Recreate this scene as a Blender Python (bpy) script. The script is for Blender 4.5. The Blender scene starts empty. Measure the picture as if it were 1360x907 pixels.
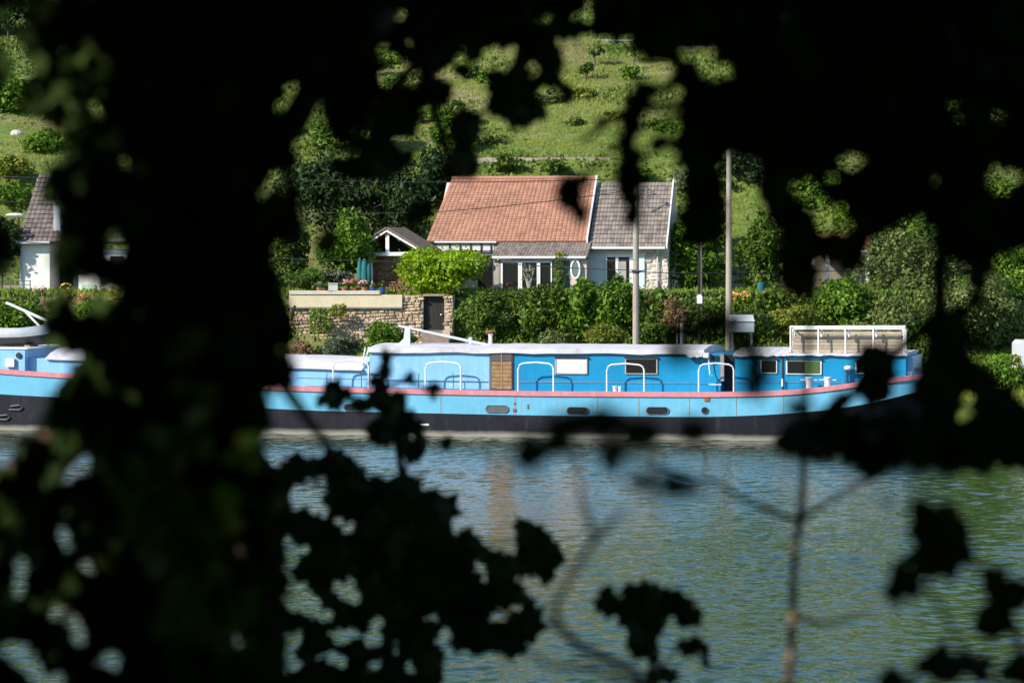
import bpy, math, random
import numpy as np
from mathutils import Vector, Matrix
random.seed(7); RNG = np.random.default_rng(11)
R = math.radians
sc = bpy.context.scene
F = 3900.0; CX = 680.0; HY = 344.0; CH = 6.0       # focal length in photo pixels, centre column, horizon row, eye height

def W(px, py, D):
    return Vector(((px-CX)/F*D, D, CH + (HY-py)/F*D))

# ---------------------------------------------------------------- materials
MATS = {}
def nodes_new(name):
    m = bpy.data.materials.new(name); m.use_nodes = True
    nt = m.node_tree; b = nt.nodes['Principled BSDF']
    return m, nt, b
def N(nt, t, **kw):
    n = nt.nodes.new(t)
    for k, v in kw.items():
        if k in n.inputs: n.inputs[k].default_value = v
        else: setattr(n, k, v)
    return n
def ramp(nt, fac, stops):
    r = nt.nodes.new('ShaderNodeValToRGB')
    el = r.color_ramp.elements
    while len(el) < len(stops): el.new(0.5)
    for e, (p, c) in zip(el, stops):
        e.position = p; e.color = (*c, 1)
    nt.links.new(fac, r.inputs[0]); return r.outputs[0]
def mul(c, k): return tuple(min(1, x*k) for x in c)
def mixc(nt, fac, a, b):
    m = nt.nodes.new('ShaderNodeMix'); m.data_type = 'RGBA'
    for sock, v in ((m.inputs['Factor'], fac), (m.inputs['A'], a), (m.inputs['B'], b)):
        if isinstance(v, (int, float)): sock.default_value = v
        elif isinstance(v, tuple): sock.default_value = (*v, 1)
        else: nt.links.new(v, sock)
    return m.outputs['Result']
def coords(nt, scale=(1,1,1)):
    tc = nt.nodes.new('ShaderNodeTexCoord'); mp = nt.nodes.new('ShaderNodeMapping')
    mp.inputs['Scale'].default_value = scale
    nt.links.new(tc.outputs['Object'], mp.inputs[0]); return mp.outputs[0]
def noise(nt, vec, scale, detail=5, rough=.6):
    n = nt.nodes.new('ShaderNodeTexNoise'); n.inputs['Scale'].default_value = scale
    n.inputs['Detail'].default_value = detail; n.inputs['Roughness'].default_value = rough
    nt.links.new(vec, n.inputs['Vector']); return n.outputs[0]
def paint(name, col, rough=.5, var=.18, scale=2.0, bump=.0, dirt=None, streak=0.0, metallic=0, island=0.0, grime=None):
    """Weathered surface: mottled base colour, optional dirt patches and vertical run marks."""
    if name in MATS: return MATS[name]
    m, nt, b = nodes_new(name)
    v = coords(nt)
    n1 = noise(nt, v, scale, 6, .65)
    c = ramp(nt, n1, [(.3, mul(col, 1-var)), (.5, col), (.72, mul(col, 1+var))])
    if island:
        g = nt.nodes.new('ShaderNodeNewGeometry')
        k = ramp(nt, g.outputs['Random Per Island'], [(0, (1-island,)*3), (.5, (1, 1, 1)), (1, (1+island*.6, 1+island*.5, 1+island*.4))])
        mm = nt.nodes.new('ShaderNodeMix'); mm.data_type = 'RGBA'; mm.blend_type = 'MULTIPLY'; mm.inputs['Factor'].default_value = 1
        nt.links.new(c, mm.inputs['A']); nt.links.new(k, mm.inputs['B']); c = mm.outputs['Result']
    if dirt:
        n2 = noise(nt, v, scale*3.1, 8, .75)
        f = ramp(nt, n2, [(.56, (0, 0, 0)), (.7, (1, 1, 1))])
        c = mixc(nt, f, c, dirt)
    if streak:
        v2 = coords(nt, (5, 5, .35)); n3 = noise(nt, v2, 1.6, 4, .6)
        f = ramp(nt, n3, [(.5, (0, 0, 0)), (.8, (streak,)*3)])
        c = mixc(nt, f, c, dirt or mul(col, .5))
    if grime:
        n4 = noise(nt, coords(nt, (2.6, 2.6, .22)), 1.9, 6, .72); n5 = noise(nt, v, 7.0, 6, .8)
        c = mixc(nt, ramp(nt, n4, [(.56, (0, 0, 0)), (.74, (.7,)*3)]), c, grime)
        c = mixc(nt, ramp(nt, n5, [(.64, (0, 0, 0)), (.72, (.8,)*3)]), c, (.20, .12, .07))
    nt.links.new(c, b.inputs['Base Color'])
    b.inputs['Roughness'].default_value = rough; b.inputs['Metallic'].default_value = metallic
    if bump:
        bp = nt.nodes.new('ShaderNodeBump'); bp.inputs['Strength'].default_value = bump; bp.inputs['Distance'].default_value = .05
        nt.links.new(noise(nt, v, scale*6, 6, .7), bp.inputs['Height']); nt.links.new(bp.outputs[0], b.inputs['Normal'])
    MATS[name] = m; return m
def leafmat(name, lo, mid, hi, trans=.25, rough=.5, ns=.9, wr=.55, wn=.5, spec=.18):
    if name in MATS: return MATS[name]
    m, nt, b = nodes_new(name)
    g = nt.nodes.new('ShaderNodeNewGeometry')
    v = coords(nt)
    n = noise(nt, v, ns, 4, .6)
    ad = nt.nodes.new('ShaderNodeMath'); ad.operation = 'MULTIPLY_ADD'; ad.inputs[1].default_value = wr
    nt.links.new(g.outputs['Random Per Island'], ad.inputs[0])
    sb = nt.nodes.new('ShaderNodeMath'); sb.operation = 'MULTIPLY'; sb.inputs[1].default_value = wn
    nt.links.new(n, sb.inputs[0]); nt.links.new(sb.outputs[0], ad.inputs[2])
    c = ramp(nt, ad.outputs[0], [(.1, lo), (.5, mid), (.9, hi)])
    nt.links.new(c, b.inputs['Base Color']); b.inputs['Roughness'].default_value = rough
    b.inputs['Specular IOR Level'].default_value = spec
    tr = nt.nodes.new('ShaderNodeBsdfTranslucent'); nt.links.new(c, tr.inputs[0])
    mx = nt.nodes.new('ShaderNodeMixShader'); mx.inputs[0].default_value = trans
    nt.links.new(b.outputs[0], mx.inputs[1]); nt.links.new(tr.outputs[0], mx.inputs[2])
    nt.links.new(mx.outputs[0], nt.nodes['Material Output'].inputs[0])
    MATS[name] = m; return m

# ---------------------------------------------------------------- objects
def tag(o, label=None, cat=None, group=None, kind=None):
    if label: o['label'] = label
    if cat: o['category'] = cat
    if group: o['group'] = group
    if kind: o['kind'] = kind
    return o
def link(o): sc.collection.objects.link(o); return o
def thing(name, loc, label, cat, group=None, rz=0):
    o = link(bpy.data.objects.new(name, None)); o.empty_display_size = .2
    o.location = loc; o.rotation_euler = (0, 0, rz)
    return tag(o, label, cat, group)
def root_of(o):
    while o.parent: o = o.parent
    return o
def root_inv(o):
    r = root_of(o)
    return (Matrix.Translation(r.location) @ Matrix.Rotation(r.rotation_euler.z, 4, 'Z')).inverted()

class MB:
    def __init__(s): s.v = []; s.f = []
    def add(s, vs, fs):
        k = len(s.v); s.v += [Vector(p) for p in vs]; s.f += [tuple(i+k for i in f) for f in fs]; return s
    def hexa(s, a, b):
        """a: four points, b: four matching points (any two opposite faces)"""
        return s.add(list(a)+list(b), [(3,2,1,0), (4,5,6,7), (0,1,5,4), (1,2,6,5), (2,3,7,6), (3,0,4,7)])
    def box(s, x0, x1, y0, y1, z0, z1):
        return s.hexa([(x0,y0,z0),(x1,y0,z0),(x1,y1,z0),(x0,y1,z0)], [(x0,y0,z1),(x1,y0,z1),(x1,y1,z1),(x0,y1,z1)])
    def bar(s, p, q, r, r2=None):
        return s.tube([p, q], [r, r2 or r], 6)
    def tube(s, pts, rad, n=8, cap=True):
        pts = [Vector(p) for p in pts]
        if not isinstance(rad, (list, tuple)): rad = [rad]*len(pts)
        vs = []; fs = []
        for i, p in enumerate(pts):
            d = (pts[min(i+1, len(pts)-1)] - pts[max(i-1, 0)]).normalized()
            a = d.cross(Vector((0,0,1)) if abs(d.z) < .9 else Vector((0,1,0))).normalized(); b = d.cross(a)
            for k in range(n):
                t = 2*math.pi*k/n; vs.append(p + (a*math.cos(t)+b*math.sin(t))*rad[i])
        for i in range(len(pts)-1):
            for k in range(n):
                fs.append((i*n+k, i*n+(k+1)%n, (i+1)*n+(k+1)%n, (i+1)*n+k))
        if cap: fs.append(tuple(reversed(range(n)))); fs.append(tuple((len(pts)-1)*n+k for k in range(n)))
        return s.add(vs, fs)
    def lathe(s, c, prof, n=14):
        c = Vector(c); vs = []; fs = []
        for r, z in prof:
            for k in range(n):
                t = 2*math.pi*k/n; vs.append(c+Vector((r*math.cos(t), r*math.sin(t), z)))
        for i in range(len(prof)-1):
            for k in range(n): fs.append((i*n+k, i*n+(k+1)%n, (i+1)*n+(k+1)%n, (i+1)*n+k))
        fs.append(tuple(reversed(range(n)))); fs.append(tuple((len(prof)-1)*n+k for k in range(n)))
        return s.add(vs, fs)
    def prism(s, poly, off):
        n = len(poly); off = Vector(off); a = [Vector(p) for p in poly]
        return s.add(a+[p+off for p in a], [tuple(reversed(range(n))), tuple(range(n, 2*n))]+[(i, (i+1)%n, (i+1)%n+n, i+n) for i in range(n)])
    def build(s, name, mat, parent=None, local=False, loc=None, smooth=False):
        me = bpy.data.meshes.new(name); vs = s.v
        if parent is not None and not local:
            mi = root_inv(parent); vs = [mi @ p for p in vs]
        if parent is None:
            if loc is None:
                c = sum(vs, Vector())/len(vs); loc = Vector((c.x, c.y, min(p.z for p in vs)))
            loc = Vector(loc); vs = [p-loc for p in vs]
        me.from_pydata([tuple(p) for p in vs], [], s.f); me.update()
        if smooth: me.polygons.foreach_set('use_smooth', [True]*len(me.polygons))
        me.materials.append(mat)
        o = link(bpy.data.objects.new(name, me))
        if parent is None: o.location = loc
        else: o.parent = parent
        return o

class Frame:
    """A straight facade or hull side: local x along it, local y away from the viewer."""
    def __init__(s, x0, y0, th): s.x0, s.y0, s.th = x0, y0, th; s.c, s.s = math.cos(th), math.sin(th)
    def u(s, px, v=0):
        p = px-CX; return (p*(s.y0+v*s.c) - F*(s.x0+v*s.s))/(F*s.c+p*s.s)
    def at(s, px, py, v=0):
        u = s.u(px, v); D = s.y0-u*s.s+v*s.c
        return Vector((u, v, CH+(HY-py)*D/F))
    def z(s, px, py, v=0): return s.at(px, py, v).z
    def world(s, p): return Vector((s.x0+p.x*s.c+p.y*s.s, s.y0-p.x*s.s+p.y*s.c, p.z))
    def panel(s, mb, px0, py0, px1, py1, v, t):
        """upright box seen between two photo corners, front face at v, thickness t"""
        a = s.at(px0, py0, v); b = s.at(px1, py1, v)
        return mb.box(a.x, b.x, v, v+t, min(a.z, b.z), max(a.z, b.z))
    def root(s, name, label, cat, group=None, z=0):
        o = thing(name, (s.x0, s.y0, 0), label, cat, group, -s.th); return o

# many small leaf faces at once
DIAMOND = (np.array([[0,-.5,0],[.3,.0,.06],[0,.6,0],[-.3,.0,.06]]), [(0,1,2,3)])
def fan(poly, fold=.18):
    pts = [(0, 0, 0)] + [(x, y, -fold*abs(x)-.12*max(0, y)**2) for x, y in poly]
    n = len(poly); return (np.array(pts, float), [(0, i+1, (i+1) % n+1) for i in range(n)])
def lobed(lobes, valley, base=.15):
    pts = []
    for i, (ang, r) in enumerate(lobes):
        if i:
            a0 = lobes[i-1][0]; pts.append(((ang+a0)/2, valley*(r+lobes[i-1][1])/2))
        pts += [(ang-15, r*.70), (ang-6, r*.82), (ang, r), (ang+7, r*.80), (ang+14, r*.72)]
    pts = [(-180, base)] + pts
    return [(r*math.sin(R(a)), r*math.cos(R(a))) for a, r in pts]
MAPLE = fan(lobed([(-118,.62),(-55,.92),(0,1.05),(55,.92),(118,.62)], .62))
IVY = fan(lobed([(-105,.65),(-48,.8),(0,1.0),(48,.8),(105,.65)], .80))
OVAL = fan([(0,-.75),(.3,-.6),(.48,-.25),(.5,.1),(.36,.45),(.14,.75),(0,1.0),(-.14,.75),(-.36,.45),(-.5,.1),(-.48,-.25),(-.3,-.6)])
def leaf_arrays(P, Nn, S, tmpl, up=None):
    T, fs = tmpl; n = len(P)
    Nn = Nn/np.maximum(np.linalg.norm(Nn, axis=1, keepdims=True), 1e-6)
    A = up if up is not None else RNG.normal(size=(n, 3))
    X = np.cross(A, Nn); X /= np.maximum(np.linalg.norm(X, axis=1, keepdims=True), 1e-6)
    Y = np.cross(Nn, X)
    V = P[:, None] + S[:, None, None]*(T[None, :, 0:1]*X[:, None] + T[None, :, 1:2]*Y[:, None] + T[None, :, 2:3]*Nn[:, None])
    return V.reshape(-1, 3), fs, len(T)
def leaf_object(name, P, Nn, S, tmpl, mat, parent=None, up=None, loc=None):
    V, fs, K = leaf_arrays(P, Nn, S, tmpl, up)
    if parent is not None:
        mi = np.array(root_inv(parent)); V = V@mi[:3, :3].T + mi[:3, 3]
    else:
        loc = np.array(loc); V = V-loc
    n = len(P); m = len(fs[0]); fa = np.array(fs)
    idx = (np.arange(n)[:, None, None]*K + fa[None]).reshape(-1)
    me = bpy.data.meshes.new(name)
    me.vertices.add(len(V)); me.vertices.foreach_set('co', V.ravel().astype(np.float32))
    nf = n*len(fs); me.loops.add(nf*m); me.loops.foreach_set('vertex_index', idx.astype(np.int32))
    me.polygons.add(nf); me.polygons.foreach_set('loop_start', (np.arange(nf)*m).astype(np.int32))
    me.polygons.foreach_set('loop_total', np.full(nf, m, np.int32))
    me.update(calc_edges=True); me.materials.append(mat)
    o = link(bpy.data.objects.new(name, me))
    if parent is not None: o.parent = parent
    else: o.location = Vector(loc)
    return o

BLADE = (np.array([[-.06,-.5,0],[.06,-.5,0],[.10,.1,.05],[0,.6,.12]]), [(0,1,2,3)])
# ---------------------------------------------------------------- camera, sky, sun
cam = link(bpy.data.objects.new('camera', bpy.data.cameras.new('camera')))
cam.location = (0, 0, CH); cam.rotation_euler = (R(90), 0, 0)
cam.data.sensor_width = 36; cam.data.lens = F/1360*36; cam.data.shift_y = -(453.5-HY)/1360
cam.data.clip_start = .1; cam.data.clip_end = 3000
cam.data.dof.use_dof = True; cam.data.dof.focus_distance = 108; cam.data.dof.aperture_fstop = 5.4
sc.camera = cam
EL, AZ = R(33), R(58)            # sun height; how far left of straight behind the camera
SUN = Vector((-math.sin(AZ)*math.cos(EL), -math.cos(AZ)*math.cos(EL), math.sin(EL)))
w = bpy.data.worlds.new('World'); sc.world = w; w.use_nodes = True
bg = w.node_tree.nodes['Background']; sky = w.node_tree.nodes.new('ShaderNodeTexSky')
sky.sky_type = 'NISHITA'; sky.sun_disc = False; sky.sun_elevation = EL
sky.sun_rotation = math.atan2(SUN.x, SUN.y); sky.air_density = 1.0; sky.dust_density = .15; sky.ozone_density = 3.0
w.node_tree.links.new(sky.outputs[0], bg.inputs[0]); bg.inputs[1].default_value = .125
sd = bpy.data.lights.new('sun', 'SUN'); sd.energy = 4.6; sd.angle = R(.55); sd.color = (1, .94, .84)
so = link(bpy.data.objects.new('sun', sd)); so.rotation_euler = SUN.to_track_quat('Z', 'Y').to_euler(); so.location = (0, 0, 60)
sc.view_settings.view_transform = 'Standard'; sc.view_settings.look = 'None'
sc.view_settings.gamma = 1; sc.view_settings.exposure = .55
sc.render.engine = 'CYCLES'; sc.cycles.max_bounces = 6; sc.cycles.diffuse_bounces = 2; sc.cycles.transparent_max_bounces = 6
sc.cycles.use_denoising = True; sc.cycles.sample_clamp_indirect = 4; sc.cycles.caustics_reflective = False; sc.cycles.caustics_refractive = False

# ---------------------------------------------------------------- ground and water
PROF = [(-400,16),(-60,9),(-12,5.6),(-3,4.5),(2,4.4),(3,4.15),(4.5,3.6),(7,2.7),(13.5,.1),(20,-2.2),(60,-4),(100,-3),(104.6,-2),(105.4,.75),(111,1.0),
        (115,1.5),(119.95,2.3),(120.55,4.45),(129,4.9),(133,6.6),(140,10.5),(141.5,10.9),(160,16.5),(163.5,16.9),(175,22),(200,29),(240,41),(330,68),(480,88)]
PY = np.array([p[0] for p in PROF]); PZ = np.array([p[1] for p in PROF])
def tz(x, y):
    x = np.asarray(x, float); y = np.asarray(y, float)
    z = np.interp(y, PY, PZ)
    amp = np.clip((y-130)/40, 0, 1)
    z = z + amp*(.5*np.sin(x*.21+y*.13)+.35*np.sin(x*.53-y*.31)+1.6*np.sin(x*.05+1))
    return z
ys = np.unique(np.concatenate([np.linspace(-400,-20,12), np.linspace(-20,16,46), np.linspace(16,104,12), np.linspace(104,106,9), np.linspace(106,119.5,16), np.linspace(119.5,121,9), np.linspace(121,180,90), np.linspace(180,480,30)]))
xs = np.unique(np.concatenate([np.linspace(-520,-50,20), np.linspace(-50,50,130), np.linspace(50,520,20)]))
gx, gy = np.meshgrid(xs, ys); gz = tz(gx, gy)
gz = gz+np.where((gy > 106) | (gy < 12), RNG.normal(0, .04, gz.shape), 0)
nx, ny = len(xs), len(ys)
me = bpy.data.meshes.new('ground')
me.from_pydata(np.stack([gx, gy, gz], -1).reshape(-1, 3).tolist(), [], [(j*nx+i, j*nx+i+1, (j+1)*nx+i+1, (j+1)*nx+i) for j in range(ny-1) for i in range(nx-1)])
me.polygons.foreach_set('use_smooth', [True]*len(me.polygons))
m, nt, b = nodes_new('ground_grass'); v = coords(nt)
g1 = ramp(nt, noise(nt, v, 2.2, 8, .75), [(.3, (.05,.075,.012)), (.5, (.11,.16,.022)), (.7, (.20,.24,.045))])
d1 = ramp(nt, noise(nt, v, 1.1, 6, .7), [(.3, (.22,.16,.09)), (.7, (.34,.26,.15))])
f1 = ramp(nt, noise(nt, v, .16, 6, .65), [(.5, (0,0,0)), (.66, (1,1,1))])
nt.links.new(mixc(nt, f1, g1, d1), b.inputs['Base Color']); b.inputs['Roughness'].default_value = .95
me.materials.append(m); tag(link(bpy.data.objects.new('ground', me)), 'grassy river banks rising behind the houses into a steep hillside', kind='structure')

m, nt, b = nodes_new('river_water')
b.inputs['Base Color'].default_value = (.020, .050, .020, 1); b.inputs['Roughness'].default_value = .03; b.inputs['IOR'].default_value = 1.33
bp = nt.nodes.new('ShaderNodeBump'); bp.inputs['Strength'].default_value = .6; bp.inputs['Distance'].default_value = .02
nt.links.new(noise(nt, coords(nt, (5, 6, 1)), 1.0, 2, .5), bp.inputs['Height']); nt.links.new(bp.outputs[0], b.inputs['Normal'])
rows = [36.0]
while rows[-1] < 105.2: rows.append(rows[-1]+max(.05, .42*rows[-1]**2/17550))
rows = np.array(rows); rows[-1] = 105.25; ncol = 430; wave_rng = np.random.default_rng(5)
hw_ = .185*rows+2.5; wx = np.linspace(-1, 1, ncol)[None]*hw_[:, None]; wy = np.repeat(rows[:, None], ncol, 1); wz = np.zeros_like(wx)
dy_ = np.gradient(rows)[:, None]
for i in range(110):
    lam = .17*10**(wave_rng.random()*.95); k_ = 2*math.pi/lam; a_ = wave_rng.normal(math.pi/2+.35, .75)
    slope = .0185*(.8 if lam > .8 else 1); amp = slope/k_; damp = np.clip((lam/np.maximum(abs(math.sin(a_)), .3)-1.6*dy_)/(2.2*dy_), 0, 1)
    env = .55+.45*np.sin(wx*wave_rng.uniform(.05, .35)+wy*wave_rng.uniform(.03, .2)+wave_rng.random()*6)
    wz += amp*damp*env*(.8+.3*np.sin(wx*.22-wy*.11)+.22*np.sin(wy*.31+wx*.07+2))*np.sin(k_*(math.cos(a_)*wx+math.sin(a_)*wy)+wave_rng.random()*6.28)*1.35
wz *= np.clip((hw_[:, None]-abs(wx))/1.0, 0, 1)*np.clip((wy-36)/1, 0, 1)*np.clip((105.25-wy)/.5, 0, 1)
nr = len(rows); vs = np.stack([wx, wy, wz], -1).reshape(-1, 3).tolist(); fs = [(j*ncol+i, j*ncol+i+1, (j+1)*ncol+i+1, (j+1)*ncol+i) for j in range(nr-1) for i in range(ncol-1)]
k0 = len(vs); vs += [(-520,12,0),(520,12,0),(-520,36,0),(520,36,0),(-520,105.25,0),(520,105.25,0)]
fs += [(k0,k0+1,k0+3,ncol-1,0,k0+2), (k0+2,0,(nr-1)*ncol,k0+4), (ncol-1,k0+3,k0+5,nr*ncol-1)]
me = bpy.data.meshes.new('river'); me.from_pydata(vs, [], fs); me.polygons.foreach_set('use_smooth', [True]*len(me.polygons)); me.materials.append(m)
tag(link(bpy.data.objects.new('river', me)), 'rippled blue green river between the two banks', kind='structure')

# ---------------------------------------------------------------- common surfaces
white = paint('white_paint', (.78,.77,.74), .5, .08, 3, dirt=(.45,.40,.34))
white2 = paint('clean_white', (.8,.8,.79), .45, .05, 3)
woodw = paint('weathered_wood', (.30,.24,.17), .8, .35, 5, bump=.4)
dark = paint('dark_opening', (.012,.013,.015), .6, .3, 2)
rust = paint('rust', (.28,.10,.04), .9, .4, 8, bump=.3)
bark = paint('bark', (.10,.075,.055), .95, .4, 9, bump=.8)
def glassmat(name, col):
    m, nt, b = nodes_new(name); b.inputs['Base Color'].default_value = (*col, 1); b.inputs['Roughness'].default_value = .06; return m
glass = glassmat('dark_glass', (.014,.014,.016)); refl_g = glassmat('green_reflection', (.07,.13,.04)); curtain = paint('net_curtain', (.72,.72,.74), .35, .05, 2)

# ================================================================ THE BARGE
BF = Frame(0, 98.6, math.atan(.235))
barge = BF.root('river_barge', 'long light blue river barge with black bottom and pink gunwale moored at the far bank', 'barge')
blue_l = paint('pale_blue_paint', (.13,.43,.62), .38, .14, .8, dirt=(.26,.47,.54), streak=.5, bump=.25, grime=(.24,.34,.36))
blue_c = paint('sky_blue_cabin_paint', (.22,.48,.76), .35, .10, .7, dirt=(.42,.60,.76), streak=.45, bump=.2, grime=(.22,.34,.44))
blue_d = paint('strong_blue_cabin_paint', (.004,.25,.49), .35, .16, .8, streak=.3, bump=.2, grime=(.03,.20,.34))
pink = paint('faded_pink_paint', (.62,.22,.25), .55, .15, 3, dirt=(.66,.42,.40), grime=(.36,.17,.14))
roofm = paint('barge_roof_white', (.60,.585,.60), .65, .14, 1.0, dirt=(.42,.39,.37), grime=(.34,.31,.28))
m, nt, b = nodes_new('black_hull_paint'); v = coords(nt); tc = nt.nodes.new('ShaderNodeTexCoord'); sp = nt.nodes.new('ShaderNodeSeparateXYZ')
nt.links.new(tc.outputs['Object'], sp.inputs[0])
base = ramp(nt, noise(nt, coords(nt, (2.5, 2.5, .5)), 1.3, 7, .7), [(.3, (.004,.004,.008)), (.58, (.011,.011,.018)), (.85, (.055,.052,.058))])
ad = nt.nodes.new('ShaderNodeMath'); ad.operation = 'MULTIPLY_ADD'; ad.inputs[1].default_value = .12
nt.links.new(noise(nt, v, 1.5, 5, .6), ad.inputs[0]); nt.links.new(sp.outputs[2], ad.inputs[2])
sc_f = ramp(nt, ad.outputs[0], [(.04, (0,0,0)), (.09, (.7,)*3), (.13, (.7,)*3), (.30, (0,0,0))])
nt.links.new(mixc(nt, sc_f, base, (.40,.38,.31)), b.inputs['Base Color']); b.inputs['Roughness'].default_value = .6; b.inputs['Specular IOR Level'].default_value = .25
hullblack = m

G = [(-400,466),(-120,479),(0,491),(110,498),(400,514),(560,517.5),(700,520),(950,521.5),(1060,519),(1130,509.5),(1180,502),(1240,497),(1290,495)]
K = [(-400,500),(-100,515),(0,524),(200,533),(400,545),(700,551.5),(950,554),(1060,549),(1130,541),(1190,529),(1240,514),(1290,505)]
def curve(tab, px): return float(np.interp(px, [t[0] for t in tab], [t[1] for t in tab]))
def smoothtab(tab, px): return sum(curve(tab, px+d) for d in (-40,-20,0,20,40))/5
UG = {}
def px_of(u, v=0):
    x = BF.x0+u*BF.c+v*BF.s; y = BF.y0-u*BF.s+v*BF.c; return CX+F*x/y
HB = 2.52; UE = 14.5; UB = -25.0
def hbg(u):
    if u > 10.4: return HB*max(0, 1-((u-10.4)/(UE-10.4))**2.4)**.5
    if u < -20.5: return HB*max(0, 1-((-20.5-u)/4.5)**2.2)**.5
    return HB
def hbw(u):
    if u > 6.5: return HB*max(0, 1-((u-6.5)/(UE-1.3-6.5))**2.2)**.6 if u < UE-1.3 else 0
    if u < -20.5: return HB*max(0, 1-((-20.5-u)/4.5)**1.6)**.7
    return HB
us = [UB+(-20.5-UB)*(1-math.cos(math.pi/2*i/8)) for i in range(8)] + list(np.linspace(-20.5, 10.4, 34)) + [10.4+(UE-10.4)*math.sin(math.pi/2*i/14) for i in range(1, 15)]
us = sorted(us)
def zg(u): return BF.z(px_of(u), smoothtab(G, px_of(u)))
def zk(u): return BF.z(px_of(u), smoothtab(K, px_of(u)))
def ring(u, rows):
    out = []
    g, k = zg(u), zk(u); bg_, bw_ = hbg(u), hbw(u)
    for r in rows:
        if r == 'g': z = g; t = 1
        elif r == 'k': z = k; t = 1
        elif r == 'm': z = (g+k)/2; t = 1
        else: z = min(r, k-.05); t = None
        if t is None:
            q = max(0, (z+.6))/(k+.6); t = q**.8
            hb = bw_+(bg_-bw_)*t
        else: hb = bg_
        out.append((hb, z))
    return out
def hullskin(rows):
    mb = MB(); n = len(rows); vs = []; fs = []
    for u in us:
        rr = ring(u, rows)
        vs += [(u, HB-hb, z) for hb, z in rr] + [(u, HB+hb, z) for hb, z in rr]
    for i in range(len(us)-1):
        for j in range(n-1):
            a = i*2*n+j; fs.append((a, a+1, a+1+2*n, a+2*n)); c = a+n; fs.append((c+2*n, c+2*n+1, c+1, c))
    mb.add(vs, fs); return mb
top = hullskin(['g', 'm', 'k']).build('hull_side', blue_l, barge, local=True, smooth=True)
bot = hullskin(['k', .9, .6, .35, .2, .05, -.6]).build('hull_bottom', hullblack, barge, local=True, smooth=True)
mb = MB(); vs = []; fs = []
for u in us:
    z = zg(u)-.06; hb = max(hbg(u)-.02, 0); vs += [(u, HB-hb, z), (u, HB+hb, z)]
for i in range(len(us)-1): fs.append((2*i, 2*i+2, 2*i+3, 2*i+1))
mb.add(vs, fs); mb.build('deck', paint('deck_paint', (.30,.36,.38), .7, .2, 2), barge, local=True)
mb = MB(); vs = []; fs = []        # pink gunwale strip, all round
for u in us:
    z = zg(u); hb = hbg(u)
    for sgn in (-1, 1):
        o_ = HB+sgn*(hb+.05); i_ = HB+sgn*max(hb-.12, 0)
        vs += [(u, o_, z-.15), (u, o_, z+.015), (u, i_, z+.015), (u, i_, z-.15)]
for i in range(len(us)-1):
    for h in (0, 4):
        for j in range(4): fs.append((i*8+h+j, i*8+h+(j+1) % 4, (i+1)*8+h+(j+1) % 4, (i+1)*8+h+j))
mb.add(vs, fs); mb.build('gunwale', pink, barge, local=True)
# plate seams with rust runs, draught mark
for px in (585, 683.5, 793, 848, 915, 977.5, 1040, 200, 90):
    mb = MB(); g = curve(G, px)+7; k = curve(K, px)-1; BF.panel(mb, px-.5, g, px+.5, k, -.012, .03)
    mb.build('plate_seam', paint('seam_rust', (.33,.33,.27), .8, .3, 4, dirt=(.35,.17,.08)), barge, local=True)
for px, py, hw, hh in ((683.5,545,2.2,2.2),(683.5,536,1.2,1.6),(977,524,4.5,1.4),(939,529.5,3.6,3.8),(915,525,1.5,1.2),(701,540,.9,3)):
    mb = MB(); BF.panel(mb, px-hw, py-hh, px+hw, py+hh, -.022, .04); mb.build('rust_patch', rust, barge, local=True)
mb = MB(); BF.panel(mb, 558, 562.5, 569.5, 565, -.02, .03); mb.build('draught_mark', white2, barge, local=True)
def slot(px, py, hw, hh, name='port_light'):
    pts = []
    for i in range(20):
        a = 2*math.pi*i/20; cx = (hw-hh) if math.cos(a) > 0 else -(hw-hh)
        pts.append((px+cx+hh*math.cos(a), py+hh*math.sin(a)))
    def rg(k, v): return [BF.at(px+(a-px)*k, py+(b_-py)*k, v) for a, b_ in pts]
    n = 20; mb = MB(); rr = rg(1.0, -.035)+rg(.82 if hw < 8 else .9, -.035)+rg(1.0, .02)
    kk = [((a-px), (b_-py)) for a, b_ in pts]
    mb.add(rr, [(i, (i+1) % n, (i+1) % n+n, i+n) for i in range(n)]+[(i, i+2*n, (i+1) % n+2*n, (i+1) % n) for i in range(n)])
    o = mb.build(name, paint('port_rim', (.10,.13,.15), .5, .2, 5), barge, local=True)
    g = MB(); g.add(rg(.9, -.02), [tuple(range(n))]); g.build('pane', glass if px > 700 or px < 600 else paint('boarded_port', (.09,.10,.11), .6, .3, 5), o, local=True)
for a in ((660,543.2,15.5,5.2),(767,545.3,15,5),(873,545.3,15.5,5.2),(936,545,4.9,4.9),(1172,525.5,6,4.8),(-40,508,12,5),(470,541,14,5)): slot(*a)
# cabins
VC = .62; VB = 4.45
def cab(name, pxa, pxb, pya, pyb, mat_, v0=VC, v1=VB, drop=2.0):
    ua, ub = BF.u(pxa, v0), BF.u(pxb, v0); za, zb = BF.z(pxa, pya, v0), BF.z(pxb, pyb, v0)
    zl = min(zg(ua), zg(ub))-.1
    mb = MB(); mb.hexa([(ua,v0,zl),(ub,v0,zl),(ub,v1,zl),(ua,v1,zl)], [(ua,v0,za),(ub,v0,zb),(ub,v1,zb),(ua,v1,za)])
    return mb.build(name, mat_, barge, local=True)
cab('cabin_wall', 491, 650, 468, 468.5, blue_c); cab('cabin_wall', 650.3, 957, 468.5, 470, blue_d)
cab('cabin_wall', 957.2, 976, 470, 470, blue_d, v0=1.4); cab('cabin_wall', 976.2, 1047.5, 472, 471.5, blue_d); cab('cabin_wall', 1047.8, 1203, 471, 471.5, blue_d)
cab('cabin_wall', 1203.3, 1213, 474, 474, paint('pale_end_paint', (.25,.52,.74), .4, .1, 2), v0=1.0, v1=4.0)
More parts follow.
